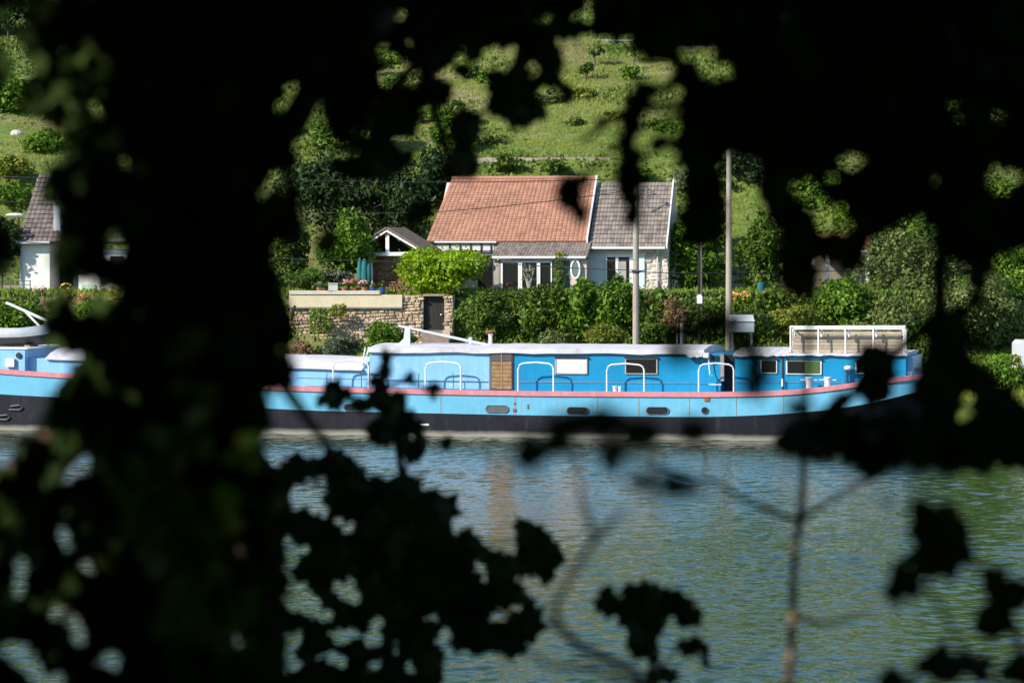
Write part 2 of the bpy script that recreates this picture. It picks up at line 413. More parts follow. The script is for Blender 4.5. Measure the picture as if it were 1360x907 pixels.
def roofslab(pxa, pxb, pya, pyb, v0=.5, v1=4.58, th=.15, name='roof', camber=.12):
    ua, ub = BF.u(pxa, v0), BF.u(pxb, v0); mb = MB(); k = 7; n = 22
    za, zb = BF.z(pxa, pya, v0), BF.z(pxb, pyb, v0); vs = []; fs = []
    for i in range(n+1):
        u = ua+(ub-ua)*i/n; z = za+(zb-za)*i/n+random.uniform(-.012, .012)
        for j in range(k+1):
            vs.append((u, v0+(v1-v0)*j/k, z+camber*math.sin(math.pi*j/k)))
        vs.append((u, v1, z-th)); vs.append((u, v0+random.uniform(-.01,.01), z-th+random.uniform(-.015,.02)))
    q = k+3
    for i in range(n):
        for j in range(q): fs.append((i*q+j, (i+1)*q+j, (i+1)*q+(j+1) % q, i*q+(j+1) % q))
    fs += [tuple(range(q)), tuple(reversed([n*q+j for j in range(q)]))]
    mb.add(vs, fs); return mb.build(name, roofm, barge, local=True)
roofslab(488, 935, 462, 465)
roofslab(912, 941, 468.5, 468.5, v0=.35, v1=.6, camber=.0, name='awning_edge'); roofslab(974, 1048, 468.5, 468, th=.12); roofslab(1046, 1204.5, 469.8, 470, th=.07, camber=.03)
# forward hatch with white cover
def zz(px, py, v): return BF.z(px, py, v)
ua, ub = BF.u(36, VC), BF.u(489, VC); zl = zg(ua)-.3
mb = MB(); mb.hexa([(ua,VC,zl),(ub,VC,zg(ub)-.2),(ub,VB,zg(ub)-.2),(ua,VB,zl)], [(ua,VC,zz(36,475,VC)),(ub,VC,zz(489,489.5,VC)),(ub,VB,zz(489,489.5,VC)),(ua,VB,zz(36,475,VC))])
mb.build('hatch_coaming', blue_c, barge, local=True)
mb = MB(); n = 26; vs = []; fs = []
for i in range(n+1):
    px = 60+(481-60)*i/n; u = BF.u(px, .5); z = zz(px, 475.5+15*(px-60)/421, .5)+random.uniform(-.01,.01)
    for j in range(9):
        t = j/8; vs.append((u, .5+(4.6-.5)*t, z+.36*math.sin(math.pi*t)**.75))
    vs += [(u, 4.6, z-.05), (u, .5, z-.05)]
for i in range(n):
    for j in range(11): fs.append((i*11+j, (i+1)*11+j, (i+1)*11+(j+1) % 11, i*11+(j+1) % 11))
fs += [tuple(range(11)), tuple(reversed([n*11+j for j in range(11)]))]
mb.add(vs, fs); mb.build('hatch_cover', roofm, barge, local=True, smooth=False)
# foredeck bulkhead
ua, ub = BF.u(-75, .3), BF.u(33, .3)
mb = MB(); mb.hexa([(ua,.3,zg(ua)-.2),(ub,.3,zg(ub)-.2),(ub,4.7,zg(ub)-.2),(ua,4.7,zg(ua)-.2)], [(ua,.3,zz(-75,462,.3)),(ub,.3,zz(33,463.5,.3)),(ub,4.7,zz(33,463.5,.3)),(ua,4.7,zz(-75,462,.3))]); mb.build('foredeck_bulkhead', blue_c, barge, local=True)
mb = MB(); mb.box(ua, ub+.1, .26, 4.74, zz(0,463.5,.3), zz(0,462,.3)); mb.build('bulkhead_rail', white, barge, local=True)
c0 = BF.at(25, 472, .28); mb = MB(); mb.tube([(c0.x,.24,c0.z),(c0.x,.32,c0.z)], .1, 16); mb.build('port_light', dark, barge, local=True)
def frame_window(px0, py0, px1, py1, gm, fm, fw=1.4, v=VC, name='window', arch=True):
    mb = MB()
    for q in ((px0,py0,px1,py0+fw),(px0,py1-fw,px1,py1),(px0,py0+fw+.02,px0+fw,py1-fw-.02),(px1-fw,py0+fw+.02,px1,py1-fw-.02)): BF.panel(mb, *q, v-.05, .06)
    o = mb.build(name, fm, barge, local=True)
    g = MB(); BF.panel(g, px0+fw, py0+fw, px1-fw, py1-fw, v-.03, .02); g.build('pane', gm, o, local=True)
    h = MB(); BF.panel(h, px0-1, py0-1.6, px1+1.4, py0-.1, v-.09, .1); h.build('window_shadow_bar', dark, o, local=True)  # dark bar painted as the shadow border along the window top
    return o
beige = paint('beige_frame', (.45,.38,.30), .6, .15, 4)
frame_window(737,475.5,780,497,curtain,beige); frame_window(830,476,873,497,glass,beige)
o = frame_window(1044,478.5,1091,497.5,glass,white,1.5,VC); g = MB(); BF.panel(g, 1069, 480.2, 1089.3, 495.8, VC-.037, .006); g.build('pane', refl_g, o, local=True)  # green panel over the dark pane is a painted reflection
frame_window(1010,478,1032,496,glass,white,1.2); frame_window(1136,480,1160,496.5,glass,white,1.3)
# doors
def door(px0,py0,px1,py1,v,m_):
    mb = MB(); BF.panel(mb, px0, py0, px1, py1, v-.05, .06); o = mb.build('door', m_, barge, local=True)
    return o
o = door(651, 467.5, 681, 518, VC, paint('door_frame_brown', (.10,.055,.035), .6, .3, 5))
mid = 666
for a, b_ in ((652.6, 665.3), (666.9, 679.4)):
    mb = MB(); n = 7
    for i in range(n):
        y0 = 480+ i*(517-480)/n; BF.panel(mb, a, y0+.25, b_, y0+(517-480)/n-.25, VC-.075, .03)
    mb.build('door_leaf', paint('varnished_wood', (.30,.18,.085), .45, .35, 6, dirt=(.42,.30,.18)), o, local=True)
    g = MB(); BF.panel(g, a, 469.5, b_, 479, VC-.065, .01); g.build('pane', paint('door_glass', (.10,.09,.085), .3, .3, 5), o, local=True)
mb = MB(); BF.panel(mb, 665.4, 469, 666.8, 517, VC-.085, .03); mb.build('door_post', paint('orange_wood', (.40,.20,.09), .6, .3, 6), o, local=True)
o = door(957, 470, 961.5, 506, VC+.02, paint('brown_door_edge', (.33,.25,.20), .6, .2, 5))
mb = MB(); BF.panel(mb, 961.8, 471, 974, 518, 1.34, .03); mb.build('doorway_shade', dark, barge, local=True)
mb = MB(); BF.panel(mb, 1038.5, 473, 1040.3, 517, VC-.04, .05); mb.build('door_seam', dark, barge, local=True)
mb = MB(); mb.tube([BF.at(1039,503,.5),BF.at(1039,513,.5)], .03, 6); mb.build('door_handle', white2, barge, local=True)
# lines of riveted plating along the cabin foot
for (a, b_, y) in ((491,648,506.5),(684,955,508),(978,1200,508)):
    mb = MB(); BF.panel(mb, a, y-.35, b_, y+.35, VC-.02, .03); mb.build('plating_ledge', paint('ledge_blue', (.08,.22,.36), .5, .2, 4), barge, local=True)
# hoop rails and thin guard wires on the gunwale
def hoop(px0, px1, pyt, m_, r=.028, v=.08):
    zt = BF.z((px0+px1)/2, pyt, v); pts = []
    a, b_ = BF.u(px0, v), BF.u(px1, v); za, zb = zg(a), zg(b_); cr = .16
    pts = [(a, v, za), (a, v, zt-cr-.04), (a+.05, v, zt-.07), (a+cr, v, zt-.01), ((a+b_)/2, v, zt+.03), (b_-cr, v, zt-.01), (b_-.05, v, zt-.07), (b_, v, zt-cr-.04), (b_, v, zb)]
    MB().tube(pts, r, 6).build('hoop_rail', m_, barge, local=True)
for a, b_, t in ((442.5,489.5,479.5),(565,612,481.5),(688,735,482.3),(806,855.5,484),(928,974.5,483.5)): hoop(a, b_, t, white2)
railm = paint('thin_rail_blue', (.05,.12,.2), .5, .2, 3)
mb = MB()
for px in (434, 479, 556, 602, 150, 250, 350): pass
for px0, px1 in ((434,480),(556,602)):
    mb.tube([BF.at(px0,515,.3),BF.at(px0,497,.3),BF.at(px0+1.2,495.5,.3)], .016, 5); mb.tube([BF.at(px1,515,.3),BF.at(px1,497.5,.3),BF.at(px1-2,496,.3)], .016, 5)
mb.tube([BF.at(394,502,.3),BF.at(520,504.5,.3),BF.at(648,507,.3)], .013, 5)
mb.build('guard_wire', railm, barge, local=True)
# bollards, vents, flues
def bollard(px, pyt, r, v=.28, cap=True, nm='bollard', pyb=None, m_=None):
    u = BF.u(px, v); zt = BF.z(px, pyt, v); zb = zg(u)-.06 if pyb is None else BF.z(px, pyb, v)
    h = zt-zb; mb = MB(); mb.lathe((u, v, zb), [(r*1.15,0),(r,.03),(r*.92,h*.5),(r*.95,h-.07),(r*1.2,h-.06),(r*1.2,h-.01),(r*.9,h)], 14)
    return mb.build(nm, m_ or white2, barge, local=True)
bollard(816.5,512.5,.075); bollard(823.5,513,.05)
for px in (1074.3, 1099.2):
    o = bollard(px, 500.5, .105, v=.2); z = BF.z(px, 504.5, .2); u = BF.u(px, .2)
    MB().tube([(u-.28,.2,z),(u+.28,.2,z)], .016, 6).build('cross_bar', white2, o, local=True)
o = bollard(1124.5, 491, .07, v=.45, nm='vent_pipe', m_=paint('vent_dark_blue', (.01,.08,.17), .4, .2, 3)); u = BF.u(1126.5, .42); z = BF.z(1126.5, 489, .42)
MB().lathe((u,.4,z), [(.02,-.07),(.1,-.05),(.14,0),(.13,.05),(.06,.08)], 14).build('vent_cap', white2, o, local=True, smooth=True)
o = bollard(651.5, 442.5, .07, v=2.2, nm='flue_pipe', pyb=461)
u = BF.u(651.5, 2.2); z = BF.z(651.5, 441, 2.2); MB().lathe((u,2.2,z), [(.05,-.06),(.05,-.02),(.19,-.01),(.19,.03),(.04,.06)], 14).build('flue_cap', rust, o, local=True)
bollard(625, 448, .06, v=2.2, nm='roof_post', pyb=461)
# lowered boom on its pedestal
def P(px, py, v=1.6): return BF.at(px, py, v)
mb = MB(); mb.prism([P(537.8,435),P(544.2,435.5),P(544,456.5),P(547,461),P(521,461),P(521,458),P(530,455.5),P(536,450)], (0,.14,0)); o = mb.build('boom_pedestal', paint('pale_grey_blue', (.58,.66,.74), .45, .1, 3), barge, local=True)
MB().tube([P(529,432.5,1.66),P(651,459,1.66)], [.032,.052], 8).build('boom', MATS['pale_grey_blue'], barge, local=True)
# ladder at the forward end of the cabin
mb = MB(); uu = BF.u(490, .9)-.08
for v_ in (.75, 1.15): mb.tube([(uu-.32, v_, zg(uu)-.05),(uu, v_, zz(490,461,.9))], .022, 6)
for i in range(4):
    t = (i+.7)/4.6; z = zg(uu)+(zz(490,461,.9)-zg(uu))*t; mb.tube([(uu-.32+.32*t,.75,z),(uu-.32+.32*t,1.15,z)], .018, 6)
mb.build('ladder', white2, barge, local=True)
# roof terrace: white rail with weathered boards behind
mb = MB(); pxs = [1050, 1087, 1123, 1160, 1201]
def tub(mb, a, b_, r=.03): mb.tube([a, b_], r, 6)
for px in pxs: tub(mb, BF.at(px,470,.62), BF.at(px,434,.62))
tub(mb, BF.at(1048.5,434,.62), BF.at(1202.5,433.6,.62), .034); tub(mb, BF.at(1050,437.4,.64), BF.at(1200,437.4,.64), .014)
for px in (1056, 1091, 1128, 1164): tub(mb, BF.at(px,437,.8), BF.at(px,447.5,.8), .03)
for px in (1053, 1199.5, 1203): tub(mb, BF.at(px, 436, 3.6), BF.at(px, 468, 3.6))
tub(mb, BF.at(1050,434,.62), BF.at(1053,436,3.6)); tub(mb, BF.at(1201,434,.62), BF.at(1203,436,3.6)); tub(mb, BF.at(1053,436,3.6), BF.at(1203,436,3.6), .03)
mb.build('terrace_rail', white2, barge, local=True)
mb = MB(); n = 6
for i in range(n):
    y0 = 440+i*(468.5-440)/n
    for a, b_ in ((1052,1086.6),(1087.2,1122.6),(1123.2,1159.6),(1160.2,1199.5)): BF.panel(mb, a, y0+.12, b_, y0+(468.5-440)/n-.12, 1.0+random.uniform(0,.015), .03)
mb.build('windbreak_board', paint('grey_boards', (.40,.33,.25), .85, .25, 4, bump=.3, island=.25, dirt=(.25,.19,.14)), barge, local=True)
# small fittings
mb = MB(); mb.tube([BF.at(941,472,.5),BF.at(942,490,.45),BF.at(943,498,.4),BF.at(946,499,.4)], .022, 6); mb.build('drain_pipe', white2, barge, local=True)
mb = MB(); mb.tube([BF.at(941,510.5,.35),BF.at(958,511,.35)], .018, 6); mb.build('mooring_hook', white2, barge, local=True)
mb = MB(); BF.panel(mb, 945, 472, 953, 478, VC-.08, .08); mb.build('deck_lamp', dark, barge, local=True)
mb = MB(); mb.lathe(BF.at(1207,500,.9), [(.1,-.2),(.1,.1),(.13,.12),(.1,.16)], 12); mb.build('stern_bollard', white2, barge, local=True)
u = UE-.8; mb = MB(); mb.tube([(UE-2.0,1.2,zg(u)+.08),(UE-1.0,1.5,zg(u)+.14),(UE-.3,2.2,zg(u)+.08),(UE+.1,2.6,zg(u)+.06)], [.08,.07,.09,.05], 8); mb.build('rope_coil', paint('old_rope', (.42,.30,.22), .9, .3, 9, bump=.5), barge, local=True)
# fore ironwork seen on the black bow
mb = MB()
for px, py in ((30,541),(13,554)):
    pts = [BF.at(px-16, py-1.5, -.03), BF.at(px-4, py-3, -.04), BF.at(px, py, -.04), BF.at(px-4, py+3.5, -.04), BF.at(px-18, py+3, -.03)]; mb.tube(pts, .03, 6)
mb.build('fender_iron', paint('iron_grey', (.07,.07,.075), .5, .3, 4), barge, local=True)
mb = MB(); mb.box(BF.u(9,.28), BF.u(20,.28), .17, .27, BF.z(15,487,.28), BF.z(15,476,.28)); mb.build('deck_box', white2, barge, local=True)

# dinghy lying on the foredeck, with the white davit behind it
def dinghy():
    z0 = zz(20, 462, 2.2)
    o = thing('rowing_dinghy', BF.world(Vector((BF.u(10,1.9), 1.9, z0))), 'grey and white rowing dinghy with black bottom lying on the barge foredeck', 'dinghy')
    def skin(lo, hi):
        mb = MB(); vs = []; fs = []; n = 18; k = 5
        a, b_ = BF.u(-62, 1.2), BF.u(58, 1.2)
        for i in range(n+1):
            t = i/n; u = a+(b_-a)*t; s = 2*t-1; hb = .68*(1-abs(s)**2.6*.75 if s > 0 else 1-abs(s)**2)
            sh = .18*s*s+ (.0)
            for sd_ in (-1, 1):
                for j in range(k+1):
                    q = lo+(hi-lo)*j/k; w_ = hb*math.sin(min(1, q*1.15+.12)*math.pi/2)
                    vs.append(BF.world(Vector((u, 1.9+sd_*w_, z0+.08+(.62+sh)*q+.10*abs(s)**3*(1-q)))))
        for i in range(n):
            for h in (0, k+1):
                for j in range(k): fs.append((i*2*(k+1)+h+j, i*2*(k+1)+h+j+1, (i+1)*2*(k+1)+h+j+1, (i+1)*2*(k+1)+h+j))
            if lo == 0: fs.append((i*2*(k+1), i*2*(k+1)+k+1, (i+1)*2*(k+1)+k+1, (i+1)*2*(k+1)))
        for i in (0, n): fs.append(tuple([i*2*(k+1)+j for j in range(k+1)]+[i*2*(k+1)+k+1+j for j in reversed(range(k+1))]))
        mb.add(vs, fs); return mb
    skin(0, .5).build('hull_bottom', paint('dinghy_black', (.02,.02,.024), .5, .3, 3), o, smooth=True)
    skin(.5, 1).build('hull_side', paint('dinghy_grey', (.52,.55,.60), .5, .1, 3, dirt=(.3,.28,.26)), o, smooth=True)
    for t in (.3, .75):
        mb = MB(); u = BF.u(-62,1.2)+(BF.u(58,1.2)-BF.u(-62,1.2))*t; a = [BF.world(Vector(p)) for p in ((u,1.5,z0-.02),(u+.2,1.5,z0-.02),(u+.2,2.3,z0-.02),(u,2.3,z0-.02))]
        mb.hexa(a, [p+Vector((0,0,.14)) for p in a]); mb.build('chock', woodw, o)
dinghy()
o = thing('boat_davit', BF.world(Vector((BF.u(62,2.9), 2.9, zz(60,464,2.9)))), 'white tubular davit arm rising behind the grey dinghy', 'davit')
q = lambda px, py, v=2.9: BF.world(BF.at(px, py, v))
MB().tube([q(8,402.5), q(13,404), q(64,427), q(96,442)], .05, 8).build('arm', white2, o)
MB().tube([q(31,411), q(60,441), q(66,466)], .042, 8).build('brace', white2, o)
MB().tube([q(96,441), q(97,470)], .075, 8).build('post', white2, o)

# ================================================================ plants on the far bank
MID = leafmat('mid_green_leaves', (.018,.04,.005), (.07,.13,.015), (.20,.29,.04))
DARKL = leafmat('dark_green_leaves', (.010,.022,.007), (.025,.055,.014), (.06,.10,.025))
BRIGHT = leafmat('bright_green_leaves', (.03,.07,.006), (.09,.18,.014), (.21,.33,.03))
LIME = leafmat('lime_leaves', (.12,.22,.006), (.24,.40,.010), (.38,.52,.02), .4)
FEATH = leafmat('feathery_leaves', (.06,.085,.02), (.125,.17,.04), (.24,.28,.09))
PALE = leafmat('pale_flowering_leaves', (.07,.10,.04), (.16,.20,.08), (.40,.42,.26))
GREYG = leafmat('grey_green_leaves', (.06,.075,.045), (.13,.155,.09), (.24,.26,.16))
YEL = leafmat('yellow_green_leaves', (.08,.10,.012), (.18,.22,.025), (.36,.36,.07))
DRY = leafmat('dry_leaves', (.12,.09,.04), (.26,.17,.08), (.40,.28,.14))

def rdirs(n):
    d = RNG.normal(size=(n, 3)); return d/np.linalg.norm(d, axis=1, keepdims=True)
def crown_leaves(c, rad, n, leaf, lumps=14, droop=0):
    """leaf faces on many uneven lumps of different size, with loose sprigs between and beyond them"""
    c = np.array(c); rad = np.array(rad)
    k2 = lumps*4
    L = rdirs(lumps)*RNG.uniform(.3, .68, (lumps, 1)); lr = RNG.uniform(.24, .46, lumps)
    pick0 = RNG.integers(0, lumps, k2); L2 = L[pick0]+rdirs(k2)*(lr[pick0]*RNG.uniform(.75, 1.15, k2))[:, None]; lr2 = RNG.uniform(.07, .19, k2)
    L = np.concatenate([L, L2]); lr = np.concatenate([lr, lr2])
    w_ = lr**1.6; pick = RNG.choice(len(L), n, p=w_/w_.sum())
    d = rdirs(n); d[:, 2] = np.where(d[:, 2] < -.3, -d[:, 2]*RNG.choice([-1, 1], n), d[:, 2])
    r = lr[pick]*np.where(RNG.random(n) < .78, RNG.uniform(.78, 1.08, n), RNG.uniform(.3, 1.55, n))
    U = L[pick]+d*r[:, None]; P_ = c+U*rad
    tw = rdirs(k2)[pick % k2]                       # leaves of one spray share a lean
    nn = d*.8+tw*.5+RNG.normal(0, .5, (n, 3))+np.array([0, 0, .25])
    return P_, nn, leaf*RNG.choice([.5, .75, 1.0, 1.3, 1.7], n, p=[.2,.25,.25,.2,.1])
def plant(name, label, cat, px, py, hw, hh, D, mat_, leaf=.15, dens=1.0, group=None, ry=None, trunk=.06, lumps=14, extra=None):
    k = D/F; c = W(px, py, D); rx, rz = hw*k*1.1, hh*k*1.1; ry = ry or min(rx, 2.2)*.9
    g = float(tz(c.x, c.y)); base = Vector((c.x, c.y, g-.05))
    o = thing(name, base, label, cat, group)
    area = rx*rz*3.14*2.2+ry*rz*3; n = int(min(16000, max(260, dens*2.3*area/(leaf*leaf*.33))))
    P_, nn, s = crown_leaves(c, (rx, ry, rz), n, leaf, lumps)
    ok = P_[:, 2] > tz(P_[:, 0], P_[:, 1])+.03
    P_, nn, s = P_[ok], nn[ok], s[ok]
    leaf_object('crown' if cat == 'tree' else 'foliage', P_, nn, s, DIAMOND, mat_, o)
    mb = MB(); top_ = c+Vector((0, 0, rz*.5)); th = trunk*max(1, (top_.z-g)/3)
    midp = base.lerp(top_, .5)+Vector((random.uniform(-.15,.15), random.uniform(-.1,.1), 0))
    mb.tube([base, midp, top_], [th, th*.75, th*.25], 7)
    for i in range(7 if cat == 'tree' else 4):
        s0 = midp.lerp(top_, random.uniform(-.3, .7)); a = random.uniform(0, 6.28)
        e = c+Vector((math.cos(a)*rx*.65, math.sin(a)*ry*.65, random.uniform(-.2,.7)*rz))
        mb.tube([s0, s0.lerp(e, .5)+Vector((0,0,.1*rz)), e], [th*.5, th*.3, th*.1], 5)
    mb.build('trunk' if cat == 'tree' else 'stem', bark, o)
    return o

plants = [
 ('leafy_tree','bright green leafy tree on the terrace left of the timber shed','tree',462,325,42,46,122.5,BRIGHT,.14,1.1),
 ('dark_tree','dark broad tree behind the bright terrace tree','tree',440,262,66,66,131,DARKL,.2,1),
 ('dark_tree','dark tree rising behind the timber shed roof','tree',530,275,52,60,130,DARKL,.2,1),
 ('dark_tree','dark green tree between the shed and the red roof','tree',585,240,42,45,136,DARKL,.2,.9),
 ('hillside_tree','mid green tree on the slope above the dark shed trees','tree',455,175,60,40,142,MID,.2,.9),
 ('hillside_tree','mid green tree high on the slope left of the grass','tree',540,150,45,50,150,MID,.2,.9),
 ('lime_tree','spreading lime yellow acacia shading the garden door','tree',584,359,72,33,121.4,LIME,.13,1.6),
 ('round_bush','dense dark green round bush beside the garden steps','bush',653,420,50,42,117.5,MID,.1,1.5),
 ('hedge_shrub','dark leafy shrub right of the round bush','bush',718,420,40,44,117.2,MID,.15,1.2),
 ('hedge_shrub','leafy shrub below the oval mirror','bush',768,418,42,46,117,BRIGHT,.15,1.1),
 ('hedge_shrub','tall leafy shrub in front of the French window','bush',818,412,36,46,116.8,BRIGHT,.15,1.1),
 ('hedge_shrub','broad leafy shrub below the stone wall of the annex','bush',864,414,32,46,116.5,MID,.15,1.1),
 ('low_shrub','yellowish feathery low shrub left of the wooden pole','bush',806,444,36,20,114.5,YEL,.1,1.1),
 ('low_shrub','small pale shrub between the round bush and the hedge','bush',735,449,26,13,114.5,FEATH,.1,1.1),
 ('low_shrub','dull green low shrub right of the wooden pole','bush',868,445,28,20,114.8,MID,.1,1.1),
 ('dry_shrub','reddish dry shrub at the right end of the hedge','bush',893,446,22,50,115.2,DRY,.1,.8),
 ('clipped_bush','bright green rounded bush behind the boom pedestal','bush',515,452,38,22,112.5,BRIGHT,.09,1.6),
 ('grey_shrub','grey green lavender like shrub under the stone wall','bush',460,462,34,18,111.5,GREYG,.09,1.2),
 ('dry_shrub','brownish dry plants at the foot of the stone wall','bush',408,468,24,14,111.8,DRY,.09,.9),
 ('garden_tree','green tree right of the annex behind the tall pole','tree',925,345,42,62,125,BRIGHT,.16,1.1),
 ('flowering_shrub','pale flowering shrub above the annex roof corner','bush',915,247,42,30,137,PALE,.17,1),
 ('garden_tree','small dark glossy tree left of the small red roofed house','tree',1012,345,40,60,124.5,MID,.16,1.1),
 ('hillside_tree','dark tree on the slope above the tall pole','tree',985,250,60,50,138,DARKL,.2,.9),
 ('hillside_tree','bright tree on the slope above the small red roofed house','tree',1085,262,58,50,137,BRIGHT,.2,.9),
 ('feathery_tree','large feathery light green tree above the wheelhouse','tree',1205,372,76,66,123,FEATH,.14,1.2),
 ('bank_bush','tangled green bush behind the roof terrace rail','bush',1125,412,60,44,119,BRIGHT,.14,1.1),
 ('bank_bush','yellowish low bush left of the roof terrace','bush',1050,430,44,30,116,YEL,.13,1.0),
 ('bank_bush','dim green low bush under the tall pole','bush',990,432,42,24,115,MID,.13,1.0),
 ('feathery_tree','feathery tree right of the wheelhouse stern','tree',1300,432,62,72,120,FEATH,.14,1.2),
 ('bank_bush','green bush beyond the stern at the water edge','bush',1235,475,60,44,114,MID,.14,1.1),
 ('hillside_tree','dark tree between the two feathery trees','tree',1262,330,60,60,130,MID,.18,1),
 ('hillside_tree','bright leafy tree at the right edge above the van','tree',1350,375,52,66,124,BRIGHT,.16,1),
 ('hillside_tree','broad dark tree high on the right slope','tree',1170,195,90,66,148,DARKL,.24,.8),
 ('hillside_tree','mid green tree high on the far right slope','tree',1310,210,90,80,146,MID,.24,.8),
 ('hillside_tree','mid green tree on the slope right of the dry grass','tree',1020,150,80,66,150,MID,.24,.8),
 ('slope_shrub','small round shrub above the red roof ridge','bush',672,217,22,13,138.8,MID,.13,1.2),
 ('slope_shrub','small shrub right of the first one above the red roof','bush',738,222,20,11,138.5,MID,.13,1.2),
 ('slope_shrub','green shrub patch on the dry slope below the railing','bush',780,140,24,12,152,BRIGHT,.15,1),
 ('slope_shrub','bushy green clump at the left side of the grass slope','bush',650,125,34,30,152,BRIGHT,.18,.9),
 ('slope_shrub','low green clump in the middle of the dry slope','bush',730,135,22,14,150,MID,.15,.9),
 ('slope_shrub','wide green shrub at the foot of the grass slope','bush',850,232,24,10,138,BRIGHT,.14,1),
 ('slope_shrub','leafy clump high on the slope above the dark trees','bush',515,90,40,22,158,BRIGHT,.2,.9),
 ('slope_shrub','bright shrub on the left slope above the white house','bush',60,190,38,22,142,BRIGHT,.17,1),
 ('slope_shrub','yellowish shrub on the far left slope','bush',12,222,30,20,138,YEL,.16,1),
 ('slope_shrub','green shrub directly left of the white house roof','bush',22,262,34,20,132,BRIGHT,.15,1.1),
 ('hillside_tree','green tree at the left edge of the slope','tree',20,135,46,34,150,BRIGHT,.2,1),
 ('dark_hedge','dark shaded hedge left of the white house','hedge',2,325,26,40,124,DARKL,.14,1.3),
 ('terrace_bush','bright bush below the terrace railing behind the dinghy','bush',22,425,48,34,117,BRIGHT,.12,1.4),
 ('terrace_bush','dim bush behind the forward hatch','bush',110,452,50,26,115,MID,.12,1.2),
 ('hillside_tree','bright tree behind the ivy trunk above the brown roof','tree',370,195,40,50,145,BRIGHT,.2,.9),
 ('garden_tree','green garden tree behind the ivy trunk','tree',300,330,70,70,126,MID,.2,.8),
 ('garden_tree','leafy tree left of the bright terrace tree','tree',385,335,34,50,124,MID,.17,.9),
 ('garden_shrub','low leafy shrub above the parapet left of the white planter','bush',415,372,30,16,121.6,MID,.13,1.1),
 ('garden_shrub','pale green plants growing behind the white planter','bush',447,368,22,12,121.8,GREYG,.11,1.1),
 ('bank_bush','dense bush on the quay below the second feathery tree','bush',1330,505,52,34,112,BRIGHT,.13,1.1),
 ('bank_bush','dark low bush between the stern and the quay edge','bush',1270,500,40,40,111,MID,.13,1.1),
 ('bank_bush','dim tangled bush left of the tall pole foot','bush',935,425,34,30,115.5,MID,.13,1.0),
 ('bank_bush','yellow green shrub before the small red roofed house','bush',1075,395,44,26,121,YEL,.14,1.0),
 ('bank_bush','leafy bush between the tall pole and the water butt','bush',1030,410,36,28,119,MID,.14,1.0),
 ('slope_shrub','loose yellow green shrub in the dry grass under the railing','bush',835,95,20,10,157,YEL,.15,.8),
 ('slope_shrub','dark clump in the upper left of the grass slope','bush',690,95,30,12,156,MID,.17,.8),
 ('slope_shrub','straw coloured bramble patch on the upper slope','bush',800,85,34,10,158,DRY,.13,.7),
 ('slope_shrub','bright green bramble in the middle of the grass slope','bush',770,165,30,9,146,BRIGHT,.13,.8),
 ('slope_shrub','tall bright bush left of the grass above the dark trees','bush',600,180,34,30,142,BRIGHT,.17,1),
 ('bank_bush','wide tangled light green bush right behind the terrace rail','bush',1165,432,66,44,118,FEATH,.13,1.1),
 ('bank_bush','tall light green bush between the terrace rail and the right edge','bush',1258,425,52,56,118.5,FEATH,.13,1.1),
 ('bank_bush','yellow green bush high on the bank right of the stern','bush',1320,395,50,52,121,BRIGHT,.14,1.1),
 ('hillside_tree','light green tree above the small red roofed house','tree',1150,285,60,44,131,BRIGHT,.18,1),
 ('hillside_tree','mid green tree above the large feathery tree','tree',1235,275,66,52,133,MID,.18,1),
 ('hillside_tree','broad green tree on the slope at the right edge','tree',1325,285,70,62,133,BRIGHT,.18,1),
 ('hillside_tree','dark tree on the slope between the annex and the tall pole','tree',935,290,42,50,131,MID,.18,1),
 ('terrace_bush','green bush spilling over the bank below the red flower pot','bush',130,428,46,30,117,BRIGHT,.13,1.2),
 ('slope_shrub','broad green shrub at the right end of the grass slope','bush',885,185,34,24,144,BRIGHT,.16,1),
 ('slope_shrub','dark green scrub below the railing at its right end','bush',905,110,40,18,155,MID,.17,.9),
 ('slope_shrub','low scrub above the red roof just over the pale wall line','bush',815,198,22,7,141.5,MID,.12,.9),
 ('slope_shrub','grey green scrub in the left part of the grass slope','bush',655,188,22,10,143,FEATH,.13,.9),
 ('garden_shrub','shrub between the white house and the stone wall','bush',330,430,70,34,117,MID,.17,.9),
]
for i, p in enumerate(plants):
    plant(*p[:3], *p[3:7], p[7], p[8], leaf=p[9], dens=p[10])
for i in range(30):
    D = random.uniform(143, 160); py = HY-(float(tz(0, D))+.4-CH)*F/D
    plant('wild_shrub', 'small wild shrub, one of many scattered over the open grass slope', 'bush', random.uniform(400, 900), py, random.uniform(9, 22), random.uniform(8, 13), D, random.choice([BRIGHT, BRIGHT, MID, YEL, FEATH, FEATH]), leaf=.14, dens=.9, group='small wild shrubs scattered over the open slope')
top_labels = ['dark tree at the top edge far left of the slope', 'dark tree at the top edge left of the ivy trunk', 'tree at the top edge behind the ivy trunk', 'dark tree at the top edge left of the centre',
 'green tree at the top edge above the dark shed trees', 'tree at the top edge left of the railing', 'pale green tree just behind the hilltop railing', 'dark tree at the top edge right of the railing', 'tall tree at the top edge above the annex',
 'tree at the top edge above the tall pole', 'dark tree at the top edge above the small red roofed house', 'tree at the top edge above the feathery tree', 'dark tree at the top edge far right']
for i, lb in enumerate(top_labels):
    px = 10+i*112; D = 168+(i % 3)*4
    plant('hilltop_tree', lb, 'tree', px+random.uniform(-12,12), 2+random.uniform(-14,18), 66, 42, D, [DARKL, MID, BRIGHT][i % 3] if i not in (6,) else PALE, leaf=.26, dens=.8)
